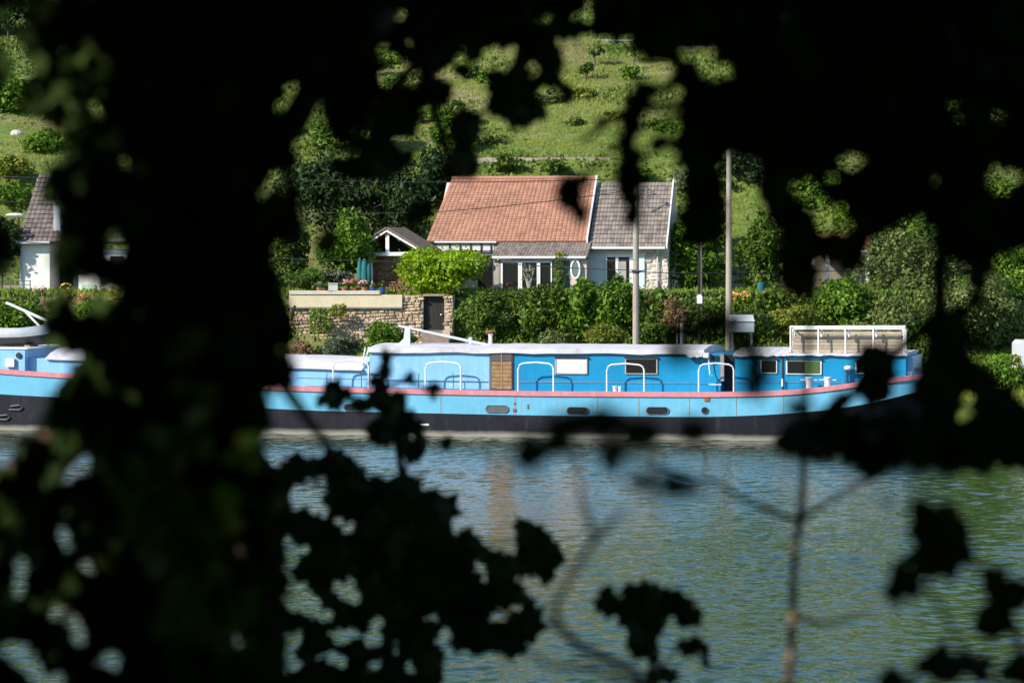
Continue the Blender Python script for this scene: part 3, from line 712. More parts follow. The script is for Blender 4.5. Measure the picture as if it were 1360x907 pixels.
# rough hillside greenery nobody could count
def scatter(name, label, n, xr, yr, h, mat_, keep=None, tmpl=DIAMOND):
    x = RNG.uniform(*xr, n); y = RNG.uniform(*yr, n)
    if keep is not None: k = keep(x, y); x, y = x[k], y[k]
    n = len(x); z = tz(x, y); s = h*RNG.uniform(.5, 1.5, n)
    P_ = np.stack([x, y, z+s*.35], 1); up = np.stack([RNG.normal(0,.35,n), RNG.normal(0,.35,n), np.ones(n)], 1)
    nn = np.stack([RNG.normal(0,1,n), RNG.normal(-.8,.6,n), RNG.normal(.5,.5,n)], 1)
    o = leaf_object(name, P_, nn, s, tmpl, mat_, up=up, loc=(0, float(np.mean(yr)), float(tz(0, np.mean(yr)))))
    return tag(o, label, kind='stuff')
def patch(x, y, k=.25, t=0.0, ph=0): return np.sin(x*k+ph)+np.sin(y*k*1.7+ph*2)+np.sin((x+y)*k*.63+1+ph)+RNG.normal(0, .5, len(x)) > t
UG_M = leafmat('undergrowth_leaves', (.03,.06,.01), (.08,.14,.02), (.22,.30,.05), ns=.3, wr=.45, wn=.7); GR = leafmat('hill_grass', (.07,.095,.010), (.17,.225,.018), (.37,.39,.055), .25, ns=.28, wr=.4, wn=.85); GD = leafmat('hill_straw', (.16,.13,.06), (.34,.26,.13), (.52,.40,.22), .2)
scatter('hillside_grass', 'green grass covering the steep hillside', 230000, (-25,25), (130,166), .13, GR, tmpl=BLADE)
scatter('dry_grass', 'straw coloured dry grass patches on the hillside', 60000, (-25,25), (134,164), .14, GD, lambda x, y: patch(x, y, .45, 1.1-(y-134)/30*1.9, .6) & ~((y > 137.5) & (y < 139.5)), BLADE)
scatter('undergrowth', 'leafy undergrowth covering the hillside left and right of the grass', 120000, (-30,30), (128,180), .2, UG_M, lambda x, y: (x < -3.4) & patch(x, y, .3, -.2) | (x > 8.5) & patch(x, y, .3, -1.0, 2) | (y > 164) | patch(x, y, .75, 1.0, 3))
scatter('bank_grass', 'grass and weeds on the far bank below the houses', 50000, (-24,26), (106,124), .2, GR, tmpl=BLADE)
scatter('terrace_weeds', 'weeds and creepers hanging on the steep garden bank right of the steps', 16000, (-2.6,24), (119.6,120.9), .22, UG_M)
scatter('bank_weeds', 'rough leafy weeds covering the bank slope below the gardens', 45000, (-24,26), (109,123), .2, BRIGHT, lambda x, y: (x > -2) & (y > 111) | patch(x, y, .9, -.6, 1))
x = 5
# low walls, stones, railing on the hill
HF = Frame(0, 139.6, 0)
stone_l = paint('pale_stone', (.42,.36,.30), .9, .25, 3, bump=.4, island=.3); 
o = thing('retaining_wall', (-.5, 139.6, 9.9), 'low pinkish stone wall across the grass above the red roof', 'wall')
mb = MB()
for i in range(17):
    a = 634+i*10.4; HF.panel(mb, a, 209.5+random.uniform(-.5,.6), a+10.1, 222, random.uniform(0,.05), .4)
mb.v = [HF.world(p) for p in mb.v]
mb.build('stone_course', paint('pinkish_stone', (.46,.36,.30), .9, .2, 3, island=.2), o)
def rock(px, py, hw, hh, D, label):
    c = W(px, py, D); k = D/F; mb = MB(); n = 9
    prof = [(.1,-1),(.8,-.7),(1,-.1),(.85,.5),(.45,.95),(.1,1)]; mb.lathe((0,0,0), prof, n)
    for p in mb.v: p.x *= hw*k*random.uniform(.85,1.1); p.y *= hw*k*.7*random.uniform(.85,1.1); p.z *= hh*k*random.uniform(.9,1.1)
    for p in mb.v: p += c
    tag(mb.build('rock', paint('white_rock', (.58,.54,.50), .9, .2, 4, bump=.4), loc=c-Vector((0,0,hh*k))), label, 'rock')
rock(757,200.5,9,3.2,141.5,'pale flat boulder on the grass above the red roof, the long one'); rock(747,202,4,2,141,'small pale stone at the left end of the flat boulder'); rock(22,178,9,5,146,'white rock outcrop on the far left slope'); rock(20,286,14,3,131,'pale stones at the foot of the left slope')
o = thing('metal_railing', W(880,78,161.5), 'thin grey green metal railing along the hilltop path', 'railing')
mb = MB(); met = paint('galvanised', (.52,.57,.56), .45, .1, 4, metallic=.3)
def w3(px, py, D=161.5): return W(px, py, D)
for y in (54, 58.5, 62.5, 67.5, 70.5): mb.bar(w3(560,y-1.5), w3(1010,y+1.2), .032)
mb.build('rail_bar', met, o)
for px in (560, 598, 636, 684, 735, 772, 806, 848, 888, 921, 962, 1008):
    g = W(px, 78, 161.5); MB().bar(Vector((g.x, g.y, float(tz(g.x, g.y))-.1)), w3(px, 52.5), .035).build('rail_post', met, o)

# ================================================================ stone terrace wall
TF = Frame(-5, 119.9, R(4))
wallt = TF.root('terrace_wall', 'rough rubble stone terrace wall with cream plaster parapet', 'wall')
stoneA = paint('ochre_rubble', (.58,.44,.30), .9, .25, 4, bump=.5, island=.5, dirt=(.52,.42,.30)); mortar = paint('mortar', (.40,.33,.25), .95, .25, 5)
def masonry(fr, px0, px1, pytop, pybot, v, sw, sh, skip=None, depth=.16, keep=None):
    mb = MB(); a, b_ = fr.u(px0, v), fr.u(px1, v); z1 = fr.z((px0+px1)/2, pytop, v); z0 = fr.z((px0+px1)/2, pybot, v); z = z0
    while z < z1-.02:
        h = min(sh*random.uniform(.5, 1.5), z1-z); u = a-random.uniform(0, sw)
        while u < b_:
            w_ = sw*random.uniform(.35, 1.7); x0, x1 = max(u, a), min(u+w_, b_)
            if x1-x0 > .05 and not (skip and skip((x0+x1)/2, z+h/2)):
                g = .010; d = random.uniform(0, .05); cu, cz, hu, hz = (x0+x1)/2, z+h/2+.035*math.sin((x0+x1)*1.4+z*9), (x1-x0)/2-g, h/2-g; k_ = 8
                ang = [2*math.pi*(q+.5+random.uniform(-.22,.22))/k_ for q in range(k_)]; tl = random.uniform(-.12, .12)
                def rg(sc_, vv):
                    o_ = []
                    for t in ang:
                        c_, s_ = math.cos(t), math.sin(t); c_ = math.copysign(abs(c_)**.55, c_); s_ = math.copysign(abs(s_)**.55, s_)
                        o_.append((cu+hu*sc_*c_-tl*hz*s_, vv+random.uniform(-.008,.008), cz+hz*sc_*s_+tl*hu*c_*.5))
                    return o_
                vs_ = rg(.72, v-d)+rg(1.0, v-d+.035)+rg(1.0, v+.06)
                mb.add(vs_, [tuple(range(k_))]+[(q, q+k_, (q+1) % k_+k_, (q+1) % k_) for q in range(k_)]+[(q+k_, q+2*k_, (q+1) % k_+2*k_, (q+1) % k_+k_) for q in range(k_)])
            u += w_
        z += h
    return mb
ud0, ud1 = TF.u(562,0), TF.u(590,0)
masonry(TF, 384, 602, 392, 462, 0, .20, .095, skip=lambda u, z: ud0-.04 < u < ud1+.04).build('stone_facing', stoneA, wallt, local=True)
mb = MB(); a, b_ = TF.u(384), TF.u(602); z0, z1 = TF.z(480, 475), TF.z(480, 393)
mb.box(a, ud0, .04, .8, z0, z1); mb.box(ud1, b_, .04, .8, z0, z1); mb.build('wall_core', mortar, wallt, local=True)
cream = paint('cream_plaster', (.66,.56,.38), .85, .1, 1.5, dirt=(.50,.44,.34), streak=.25)
mb = MB(); TF.panel(mb, 384, 391.5, 534, 408, -.09, .5); mb.build('parapet', cream, wallt, local=True)
mb = MB(); TF.panel(mb, 384, 386, 504, 391, -.14, .42); mb.build('parapet_cap', paint('cap_stone', (.60,.54,.44), .85, .15, 3, dirt=(.36,.33,.27)), wallt, local=True)
mb = MB(); TF.panel(mb, 384, 408.2, 534, 409.8, -.13, .3); mb.build('drip_ledge', paint('grey_ledge', (.25,.24,.22), .9, .2, 3), wallt, local=True)
mb = MB(); TF.panel(mb, 561.6, 390.5, 590.6, 393.4, -.05, .4); mb.build('lintel', woodw, wallt, local=True)
mb = MB(); n = 6
for i in range(n):
    x0 = 562.2+i*(589.8-562.2)/n; TF.panel(mb, x0+.1, 393.5, x0+(589.8-562.2)/n-.1, 439, .2+random.uniform(0,.01), .05)
do = mb.build('garden_door', paint('dark_planks', (.018,.014,.013), .7, .3, 5, island=.3), wallt, local=True)
MB().lathe(TF.at(586,418,.17), [(.03,-.03),(.04,0),(.03,.03)], 8).build('door_handle', met, do, local=True)
mb = MB()
for i in range(6):
    y0 = 438.5+i*4.2; v1_ = .15-i*.3; a, b_ = TF.at(561, y0, v1_), TF.at(597, y0, v1_); mb.box(a.x, b_.x, v1_-.32, v1_+.02, a.z-.6, a.z)
mb.v = [TF.world(p) for p in mb.v]; tag(mb.build('garden_steps', paint('brown_step_stone', (.27,.21,.17), .9, .25, 4, bump=.4)), 'worn brown stone steps below the dark garden door', 'steps')
mb = MB(); TF.panel(mb, 588, 439, 597.5, 458, -.75, .3); mb.v = [TF.world(p) for p in mb.v]; tag(mb.build('gate_pillar', paint('pillar_stone', (.55,.48,.38), .9, .15, 3)), 'short pale stone pillar beside the garden steps', 'pillar')
mb = MB(); TF.panel(mb, 498.5, 428, 502, 437, -.1, .1); mb.build('drain_slot', dark, wallt, local=True)
mb = MB(); TF.panel(mb, 486, 428, 523, 429.5, -.12, .1); mb.build('drain_lintel', stone_l, wallt, local=True)
masonry(TF, 477, 498, 427, 446, -.06, .35, .16).build('pale_quoin', stone_l, wallt, local=True)

# pots and flowers standing on the terrace parapet
redf = paint('red_petals', (.55,.06,.08), .6, .2, 5, island=.4); pinkf = paint('pink_petals', (.65,.30,.28), .6, .2, 5, island=.4); yelf = paint('yellow_petals', (.7,.5,.05), .6, .2, 5, island=.3); orf = paint('orange_petals', (.75,.22,.05), .6, .2, 5, island=.3)
terra = paint('terracotta', (.42,.17,.09), .8, .2, 5); bluep = paint('blue_glaze', (.03,.12,.40), .3, .2, 4)
def potplant(px, pyb, ph, hw, fh, D, potm, flm, label, leafm=BRIGHT, group=None, pw=None):
    k = D/F; b0 = W(px, pyb, D); h = ph*k; r = (pw or hw*.55)*k
    o = thing('potted_plant', b0, label, 'potted plant', group)
    MB().lathe(b0, [(r*.7,0),(r*.75,.02),(r*.98,h*.8),(r*1.1,h*.82),(r*1.1,h),(r*.9,h-.01),(r*.85,h-.04)], 14).build('pot', potm, o)
    c = b0+Vector((0,0,h+fh*k*.45)); n = 170
    P_, nn, s = crown_leaves(c, (hw*k, hw*k*.8, fh*k*.55), n, .07, 7); leaf_object('foliage', P_, nn, s, DIAMOND, leafm, o)
    if flm:
        d = rdirs(26); d[:, 2] = abs(d[:, 2]); P2 = np.array(c)+d*np.array([hw*k, hw*k*.8, fh*k*.6]); leaf_object('blossom', P2, d+np.array([0,-.6,0]), np.full(26, .055), OVAL, flm, o)
    return o
potplant(458,386,4.5,9,10,120.0,terra,pinkf,'pink flowers in a terracotta pot, leftmost on the parapet'); potplant(470,386,4.5,8,11,120.1,terra,redf,'red geranium in a terracotta pot in the middle of the parapet')
potplant(484,386,4.5,8,9,120.0,terra,pinkf,'salmon flowers in a pot left of the blue pots'); potplant(495.5,389,7,6,7,120.6,bluep,None,'leafy plant in a blue pot beside the closed parasol',YEL,pw=4.5)
potplant(507.5,389,7,6,9,120.6,bluep,None,'leafy plant in a blue pot below the shed wall',BRIGHT,pw=4.5); potplant(425,386,4,9,11,120.1,terra,None,'green plant in a low pot at the left end of the parapet',GREYG)
mb = MB(); bb = W(442.5,386,120); mb.box(bb.x-.19, bb.x+.19, 119.9, 120.2, bb.z, bb.z+.27); mb.box(bb.x-.21, bb.x+.21, 119.87, 120.23, bb.z+.272, bb.z+.31); tag(mb.build('planter_box', paint('white_planter', (.6,.57,.52), .8, .1, 3)), 'square whitish stone planter on the terrace parapet', 'planter')
o = thing('garden_parasol', W(483,388,120.9), 'closed dark teal garden parasol standing on the terrace', 'parasol'); teal = paint('teal_canvas', (.01,.13,.13), .8, .25, 3)
b0 = W(483,388,120.9); MB().tube([b0, b0+Vector((0,0,1.35))], .025, 8).build('pole', woodw, o)
mb = MB()
for sx, zt, rr in ((-.16,1.42,.13),(.03,1.38,.17),(.2,1.18,.12)):
    prof = [(rr*.5,.28),(rr*1.05,.3),(rr,.6),(rr*.85,1.0),(rr*.5,zt-.08),(.02,zt)]; mb.lathe(b0+Vector((sx,0,0)), prof, 11)
mb.build('folded_canopy', teal, o, smooth=True); MB().lathe(b0, [(.25,0),(.25,.05),(.06,.1)], 14).build('base', stone_l, o)

# ================================================================ timber shed
SF = Frame(-5.2, 122.0, R(15))
shed = SF.root('timber_shed', 'open timber shed with brown tiled gable roof and white beams', 'shed')
browntile = paint('brown_tiles', (.21,.145,.105), .85, .3, 5, island=.35, dirt=(.30,.25,.17))
def tiled(fr, pel, per, prr, prl, rows, cols, mat_, parent, th=.07, lift=.035, wave=.02, name='roof', per_tile=True, jit=.006, under=True):
    """roof slope of separate overlapping tiles between four local corners (eave left/right, ridge right/left)"""
    pel, per, prr, prl = map(Vector, (pel, per, prr, prl)); nrm = (per-pel).cross(prl-pel).normalized(); mb = MB()
    L = lambda s, t: pel.lerp(per, s).lerp(prl.lerp(prr, s), t)
    for r_ in range(rows):
        t0, t1 = r_/rows, min(1, (r_+1.12)/rows)
        for c_ in range(cols):
            s0, s1 = c_/cols, (c_+1)/cols; e = random.uniform(-jit, jit); m_ = (s0+s1)/2
            pts = []
            for s_, hgt in ((s0+.03/cols, 0), (m_-.2/cols, wave), (m_+.2/cols, wave), (s1-.03/cols, 0)):
                pts.append((L(s_, t0)+nrm*(lift+hgt+e), L(s_, t1)+nrm*(.002+hgt)))
            vs = [p for q_ in pts for p in q_]+[L(s0+.03/cols, t0)-nrm*.0, L(s1-.03/cols, t0)-nrm*.0]
            mb.add(vs, [(0,2,3,1),(2,4,5,3),(4,6,7,5),(8,9,6,4,2,0)])
    mb.hexa([L(0,0)-nrm*th, L(1,0)-nrm*th, L(1,1)-nrm*th, L(0,1)-nrm*th], [L(0,0)-nrm*.004, L(1,0)-nrm*.004, L(1,1)-nrm*.004, L(0,1)-nrm*.004])
    return mb.build(name, mat_, parent, local=True)
ap = SF.at(513,303.5,0); er = SF.at(563,334,0); el = SF.at(470,331,0); dv = Vector((0,2.6,0))
tiled(SF, er+dv, er, ap, ap+dv, 12, 12, browntile, shed); tiled(SF, el, el+dv, ap+dv, ap, 12, 12, browntile, shed)
mb = MB()
def beam(mb, fr, a, b_, w_, v, t=.1):
    a = fr.at(*a, v); b_ = fr.at(*b_, v); d = (b_-a).normalized(); nn = Vector((-d.z, 0, d.x))*w_/2
    mb.prism([a-nn, b_-nn, b_+nn, a+nn], (0, t, 0))
beam(mb, SF, (513.5,306.5), (561,334.5), .09, .04); beam(mb, SF, (513,306.5), (472,332.5), .09, .04); mb.build('bargeboard', white, shed, local=True)
mb = MB(); beam(mb, SF, (514.3,311), (514.3,335), .15, .17); beam(mb, SF, (476,338), (553,337), .15, .15); beam(mb, SF, (492.5,340), (492.5,381), .13, .17); beam(mb, SF, (551,338), (551,384), .13, .17)
beam(mb, SF, (539,338), (548,345), .1, .18); beam(mb, SF, (478,340), (478,381), .12, .17); mb.build('timber_beam', white, shed, local=True)
a, b_ = SF.u(476, .3), SF.u(553, .3); zt = SF.z(514,338,.3); zb = SF.z(514,390,.3)
masonry(SF, 494, 550, 342, 388, .5, .22, .07).build('brick_wall', paint('old_brick', (.30,.17,.10), .9, .25, 4, island=.4), shed, local=True)
mb = MB(); mb.box(a, b_, .54, .7, zb, zt); mb.box(a, a+.1, .7, 2.5, zb, zt); mb.box(b_-.1, b_, .7, 2.5, zb, zt); mb.box(a, b_, 2.5, 2.6, zb, zt+.3); mb.build('wall', paint('shed_wall', (.20,.13,.09), .9, .2, 3), shed, local=True)
mb = MB(); mb.add([SF.at(480,335,1.6), SF.at(550,335,1.6), SF.at(513.5,308,1.6)], [(0,1,2)]); mb.build('loft_back', paint('shed_loft', (.05,.035,.028), .9, .2, 3), shed, local=True)

# ================================================================ main house
HS = Frame(0, 124.6, R(8))
house = HS.root('river_house', 'stone cottage with red tiled roof, grey tiled annex and lean-to', 'house')
redtile = paint('red_tiles', (.40,.195,.125), .85, .2, .9, island=.2, dirt=(.30,.17,.11), streak=.35)
greytile = paint('grey_tiles', (.245,.205,.175), .9, .25, 2.2, island=.35, dirt=(.38,.35,.28))
VR = 3.3
def corners(pa, ya, pb, yb, pyr_a, pyr_b, v0=-.35, vr=VR):
    a, b_ = HS.at(pa, ya, v0), HS.at(pb, yb, v0); z = b_.z; a.z = z
    return a, b_, vr, pyr_a, pyr_b
ea = HS.at(566,319.5,-.2); eb = HS.at(779,322,-.2); ea.z = eb.z = (ea.z+eb.z)/2
zr = (HS.z(610,234.5,VR)+HS.z(790,240.5,VR))/2
ra = Vector((HS.u(600,VR), VR, zr)); rb = Vector((HS.u(791.5,VR), VR, zr)); bk = lambda p, z: Vector((p.x, 2*VR+.35, z))
tiled(HS, ea, eb, rb, ra, 26, 36, redtile, house, wave=.016, lift=.02, name='red_roof')
tiled(HS, bk(eb, eb.z), bk(ea, ea.z), ra, rb, 12, 18, redtile, house, name='rear_roof')
mb = MB(); mb.tube([ra+Vector((0,0,.03)), rb+Vector((0,0,.03))], .09, 8); mb.build('ridge_tiles', redtile, house, local=True)
ga = HS.at(781.5,328.5,-.35); gb = HS.at(884,330.5,-.35); ga.z = gb.z = (ga.z+gb.z)/2
zr2 = (HS.z(793,243,VR)+HS.z(892,242.5,VR))/2
gc = Vector((HS.u(893.5,VR), VR, zr2)); gd = Vector((HS.u(794,VR), VR, zr2))
tiled(HS, ga, gb, gc, gd, 15, 22, greytile, house, wave=.012, lift=.05, name='grey_roof')
tiled(HS, bk(gb, gb.z), bk(ga, ga.z), gd, gc, 8, 12, greytile, house, name='rear_roof')
def edge_board(p, q, name='bargeboard', w_=.12, m_=white):
    mb = MB(); off = Vector((w_, 0, 0)); up = Vector((0, 0, .14)); mb.hexa([p-up*.7, p+off-up*.7, q+off-up*.7, q-up*.7], [p+up, p+off+up, q+off+up, q+up]); mb.build(name, m_, house, local=True)
edge_board(eb+Vector((-.02,0,0)), rb, w_=.07); edge_board(gb+Vector((.01,0,0)), gc, w_=.06)
# walls
stw = paint('whitewashed_stone', (.62,.52,.43), .9, .15, 2, bump=.4, island=.2, dirt=(.42,.30,.20))
zb = 4.2; uw0, uw1, uw2, uw3 = HS.u(577), HS.u(655), HS.u(781), HS.u(887)
def walls(u0, u1, zt, m_, v0=0, v1=2*VR, nm='wall'):
    mb = MB(); mb.box(u0, u1, v0, v1, zb, zt); return mb.build(nm, m_, house, local=True)
ze = ea.z-.05; ze2 = ga.z-.03
greyst = paint('grey_plaster', (.40,.38,.35), .9, .15, 2, dirt=(.28,.25,.22))
walls(uw0, uw1, ze, greyst); walls(uw1+.003, uw2, ze-.02, greyst, v0=.003); walls(uw2+.003, uw3, ze2, paint('annex_plaster', (.72,.66,.57), .9, .15, 2, dirt=(.40,.33,.26)))
for u_, z_, r_ in ((uw0, ze, ra), (uw3-.2, ze2, gc)):
    mb = MB(); mb.prism([(u_, 0, z_), (u_, 2*VR, z_), (u_, VR, r_.z-.15)], (.2, 0, 0)); mb.build('gable', stw, house, local=True)
masonry(HS, 841, 887, 334, 392, -.003, .34, .15).build('stone_facing', stw, house, local=True)
# gutters and downpipes
def gut(pa, pb, y, v, r=.055):
    MB().tube([HS.at(pa, y, v), HS.at(pb, y, v)], r, 8).build('gutter', white2, house, local=True)
gut(782, 883, 329.8, -.42); gut(654, 778, 342.2, -1.62); gut(577, 659, 321.8, -.42, .04)
MB().tube([HS.at(874,331,-.4), HS.at(873.5,338,-.1), HS.at(873,392,-.1)], .04, 8).build('downpipe', paint('downpipe_grey', (.5,.5,.5), .5, .1, 3), house, local=True)
# half-timbered strip
mb = MB(); HS.panel(mb, 577, 323.5, 656, 336.5, -.02, .03); mb.build('plaster_infill', paint('infill_white', (.66,.64,.60), .8, .1, 3), house, local=True)
mb = MB()
for px in (578, 597, 611, 625, 639, 652): HS.panel(mb, px-.9, 322.5, px+.9, 337, -.06, .05)
HS.panel(mb, 577, 335.8, 656, 337.4, -.075, .05); mb.build('timber_stud', paint('black_timber', (.03,.028,.03), .7, .2, 4), house, local=True)
# lean-to with glazed front
la, lb_ = HS.at(652,342,-1.6), HS.at(780,342,-1.6); lt0, lt1 = Vector((la.x+.15,-.02,HS.z(660,321.5,0))), Vector((lb_.x,-.02,HS.z(775,321.5,0))); lb_.z = la.z; lt1.z = lt0.z = min(lt0.z, lt1.z)-.0
tiled(HS, la, lb_, lt1, lt0, 8, 30, greytile, house, wave=.012, lift=.035, name='lean_to_roof')
VL = -1.42
def hp(name, m_, px0, py0, px1, py1, v=VL, t=.06, parent=house):
    mb = MB(); HS.panel(mb, px0, py0, px1, py1, v, t); return mb.build(name, m_, parent, local=True)
hp('lean_to_wall', greyst, 655.5, 344.5, 662.5, 396); hp('lean_to_wall', stw, 757, 344.5, 779, 396); hp('lean_to_wall', greyst, 662.7, 386, 756.8, 396)
hp('lean_to_wall', greyst, 662.7, 344.5, 756.8, 346.3)
mb = MB(); mb.box(HS.u(655.5,VL), HS.u(655.5,VL)+.1, VL+.07, -.01, zb, la.z-.1); mb.box(HS.u(779,VL)-.1, HS.u(779,VL), VL+.07, -.01, zb, la.z-.1); mb.build('lean_to_side', greyst, house, local=True)
for a, b_ in ((665,690.5),(690.8,714.5),(714.8,733)):
    mb = MB()
    for q_ in ((a,346.6,b_,349),(a,384.5,b_,386),(a,349.05,a+2.6,384.4),(b_-2.4 if b_ < 700 else b_-1.6,349.05,b_,384.4)): HS.panel(mb, *q_, VL-.05, .07)
    o = mb.build('window', white2, house, local=True); g = MB(); HS.panel(g, a+1.5, 348, b_-1.5, 385, VL, .02); g.build('pane', glass, o, local=True)
hp('window_post', woodw, 662, 346, 664.6, 388, VL-.03)
hp('wall_panel', paint('dark_teal_panel', (.05,.08,.08), .6, .2, 3), 733.3, 346.5, 756.8, 386, VL+.01)
# left shaded glazed door under the half timber
o = hp('window', white2, 629, 338, 634.5, 358, -.07); hp('window', glass, 635, 339, 654, 392, -.04); hp('wall_panel', greyst, 640, 338, 655, 339, -.05)
c = HS.at(651,352,-1.5); MB().lathe(c, [(.02,-.16),(.07,-.1),(.09,.06),(.02,.13)], 8).build('wall_lamp', dark, house, local=True)
# French window and shutters of the annex
hp('shutter', paint('pale_shutter', (.62,.70,.70), .6, .06, 3), 780.8, 338.5, 803, 388, -.06, .05); hp('shutter', MATS['pale_shutter'], 845.5, 338.5, 856, 388, -.08, .05)
mb = MB()
for q_ in ((804,338.5,843,341.5),(804,341.6,806.2,390),(817.5,341.6,821.3,390),(836,341.6,843,390)): HS.panel(mb, *q_, -.05, .06)
o = mb.build('french_window', white2, house, local=True); g = MB(); HS.panel(g, 806.3, 341.6, 817.4, 390, -.02, .015); g.build('pane', glass, o, local=True)
g = MB(); HS.panel(g, 821.4, 341.6, 835.9, 347, -.02, .015); g.build('pane', glass, o, local=True)
g = MB(); HS.panel(g, 821.4, 347.2, 831.5, 390, -.03, .02); g.build('curtain', paint('grey_curtain', (.38,.37,.34), .8, .2, 4), o, local=True); g = MB(); HS.panel(g, 831.6, 347.2, 835.9, 390, -.02, .015); g.build('pane', glass, o, local=True)
# oval mirror and creeper, pole of flowering plant
ov = HS.world(HS.at(764,357.5,VL-.12)); o = thing('oval_mirror', HS.world(HS.at(764,372,VL-.12)), 'white framed oval mirror leaning on the lean-to wall', 'mirror')
kk = .0318
def ell(r1, r2, v): return [HS.world(HS.at(764+r1*math.cos(t), 357.5+r2*math.sin(t), v)) for t in np.linspace(0, 2*math.pi, 25)[:-1]]
A_, B_ = ell(6.8,13.5,VL-.16), ell(4.6,11,VL-.16); mb = MB(); mb.add(A_+B_+ell(6.8,13.5,VL-.08), [(i,(i+1)%24,24+(i+1)%24,24+i) for i in range(24)]+[(48+i,48+(i+1)%24,(i+1)%24,i) for i in range(24)]); mb.build('frame', white2, o)
mb = MB(); mb.add(ell(5.0,11.6,VL-.13), [tuple(range(24))]); mm = glassmat('mirror_glass', (.30,.38,.45)); mm.node_tree.nodes['Principled BSDF'].inputs['Metallic'].default_value = .6; mb.build('mirror_face', mm, o)
def leafy(name, label, cat, boxpx, D, n, leaf, mat_, dth=.35):
    x0, y0, x1, y1 = boxpx; P_ = []
    c = W((x0+x1)/2, y1, D); o = thing(name, c, label, cat)
    a = RNG.uniform(x0, x1, n); b2 = RNG.uniform(y0, y1, n); d = D+RNG.uniform(-dth, dth, n)
    P_ = np.stack([(a-CX)/F*d, d, CH+(HY-b2)/F*d], 1); leaf_object('foliage', P_, RNG.normal(0,.6,(n,3))+np.array([0,-1,.3]), leaf*RNG.uniform(.6,1.3,n), DIAMOND, mat_, o)
    MB().tube([c, c.lerp(W((x0+x1)/2, y0, D), .9)], .02, 5).build('stem', bark, o); return o
leafy('wall_creeper', 'dark green creeper climbing the post right of the white windows', 'plant', (735,342,750,380), 122.9, 420, .13, MID)
leafy('roof_creeper', 'yellow green tuft of creeper on the lean-to gutter', 'plant', (737,334,749,343), 122.7, 120, .1, YEL, .2)
leafy('wall_creeper', 'green creeper hanging on the stone wall face', 'plant', (412, 410, 440, 442), 119.55, 420, .12, BRIGHT, .12)
leafy('wall_creeper', 'yellow green tuft growing from the top of the stone wall', 'plant', (441, 404, 460, 421), 119.55, 200, .12, YEL, .12)
o = leafy('potted_tree', 'thin branching yucca like plant in front of the middle white window', 'plant', (694,352,710,374), 122.2, 60, .16, GREYG, .25)
mb = MB(); b0 = W(702,386,122.2)
for dx, py in ((-7,362),(-3,356),(2,352),(6,360),(8,356)): mb.tube([b0, W(702+dx*.4,374,122.2), W(702+dx,py,122.2)], [.03,.025,.015], 5)
mb.build('branch', paint('pale_bark', (.45,.42,.34), .8, .2, 5), o)
# small orange potted flower
potplant(675,384,3,4,6,122.0,terra,redf,'red flowers in a pot before the left white window')

# television aerial on the annex roof whose shadow falls on the tiles
o = thing('roof_aerial', HS.world(Vector((HS.u(862,1.6),1.6,8.2))), 'thin metal television aerial on the grey annex roof', 'aerial')
b0 = HS.world(Vector((HS.u(860,1.4),1.4,HS.z(860,268,1.4)))); b0 = Vector((b0.x, b0.y, b0.z-.3)); o.location = b0
MB().tube([b0, b0+Vector((0,0,.95))], .035, 6).build('mast', paint('aerial_grey', (.16,.16,.17), .6, .1, 4), o)
mb = MB(); mb.tube([b0+Vector((-.1,0,.95)), b0+Vector((.35,0,.6))], .03, 6); mb.tube([b0+Vector((.02,0,.7)), b0+Vector((.38,-.1,.65))], .03, 6); mb.build('arm', MATS['aerial_grey'], o)

# ================================================================ house at the left
LH = Frame(-20, 124.0, R(5))
lh = LH.root('white_house', 'white rendered house with brown tiled roof at the left edge', 'house')
whr = paint('white_render', (.76,.75,.71), .85, .06, 1.2, dirt=(.60,.57,.50)); btile = paint('dark_brown_tiles', (.17,.135,.12), .9, .2, 2, island=.3, dirt=(.24,.21,.17))
def lbox(px0, px1, pyt, pyb, v0, v1, nm='wall', m_=whr):
    a, b_ = LH.u(px0, v0), LH.u(px1, v0); mb = MB(); mb.box(a, b_, v0, v1, LH.z((px0+px1)/2, pyb, v0), LH.z((px0+px1)/2, pyt, v0)); return mb.build(nm, m_, lh, local=True)
lbox(26.5, 66, 322, 394, 0, 6, ); lbox(66.3, 104, 323, 394, 1.8, 6, m_=paint('shade_blue_render', (.40,.45,.52), .85, .1, 1.5)); lbox(104.3, 190, 330, 398, .2, 6)  # recess wall has its shade put into the blue grey colour
e1, e2 = LH.at(23,322,-.3), LH.at(195,323,-.3); e2.z = e1.z; r1, r2 = Vector((LH.u(52,3),3,LH.z(52,232,3))), Vector((LH.u(200,3),3,LH.z(52,232,3)))
tiled(LH, e1, e2, r2, r1, 15, 26, btile, lh, lift=.05); tiled(LH, Vector((e2.x,6.3,e2.z)), Vector((e1.x,6.3,e1.z)), r1, r2, 8, 14, btile, lh, name='rear_roof')
mb = MB(); mb.prism([(LH.u(26.5),0,e1.z), (LH.u(26.5),6,e1.z), (LH.u(26.5),3,r1.z-.15)], (.2,0,0)); mb.build('gable', whr, lh, local=True)
MB().tube([LH.at(22,322.5,-.35), LH.at(66,322.5,-.35)], .06, 8).build('gutter', paint('gutter_grey', (.42,.44,.46), .5, .1, 3), lh, local=True)
MB().tube([LH.at(27.5,323,-.08), LH.at(27.5,393,-.08)], .04, 8).build('downpipe', MATS['gutter_grey'], lh, local=True)
lbox(71, 80, 268, 314, .2, 1.2, 'chimney', paint('pale_chimney', (.62,.66,.70), .8, .1, 2)); lbox(69.8, 81.2, 265.6, 268, .1, 1.3, 'chimney_cap', MATS['pale_chimney'])
lbox(66.6, 103.5, 345.5, 347, 1.72, 1.78, 'lintel_band', dark); lbox(75, 97, 349, 392, 1.76, 1.79, 'door', dark)
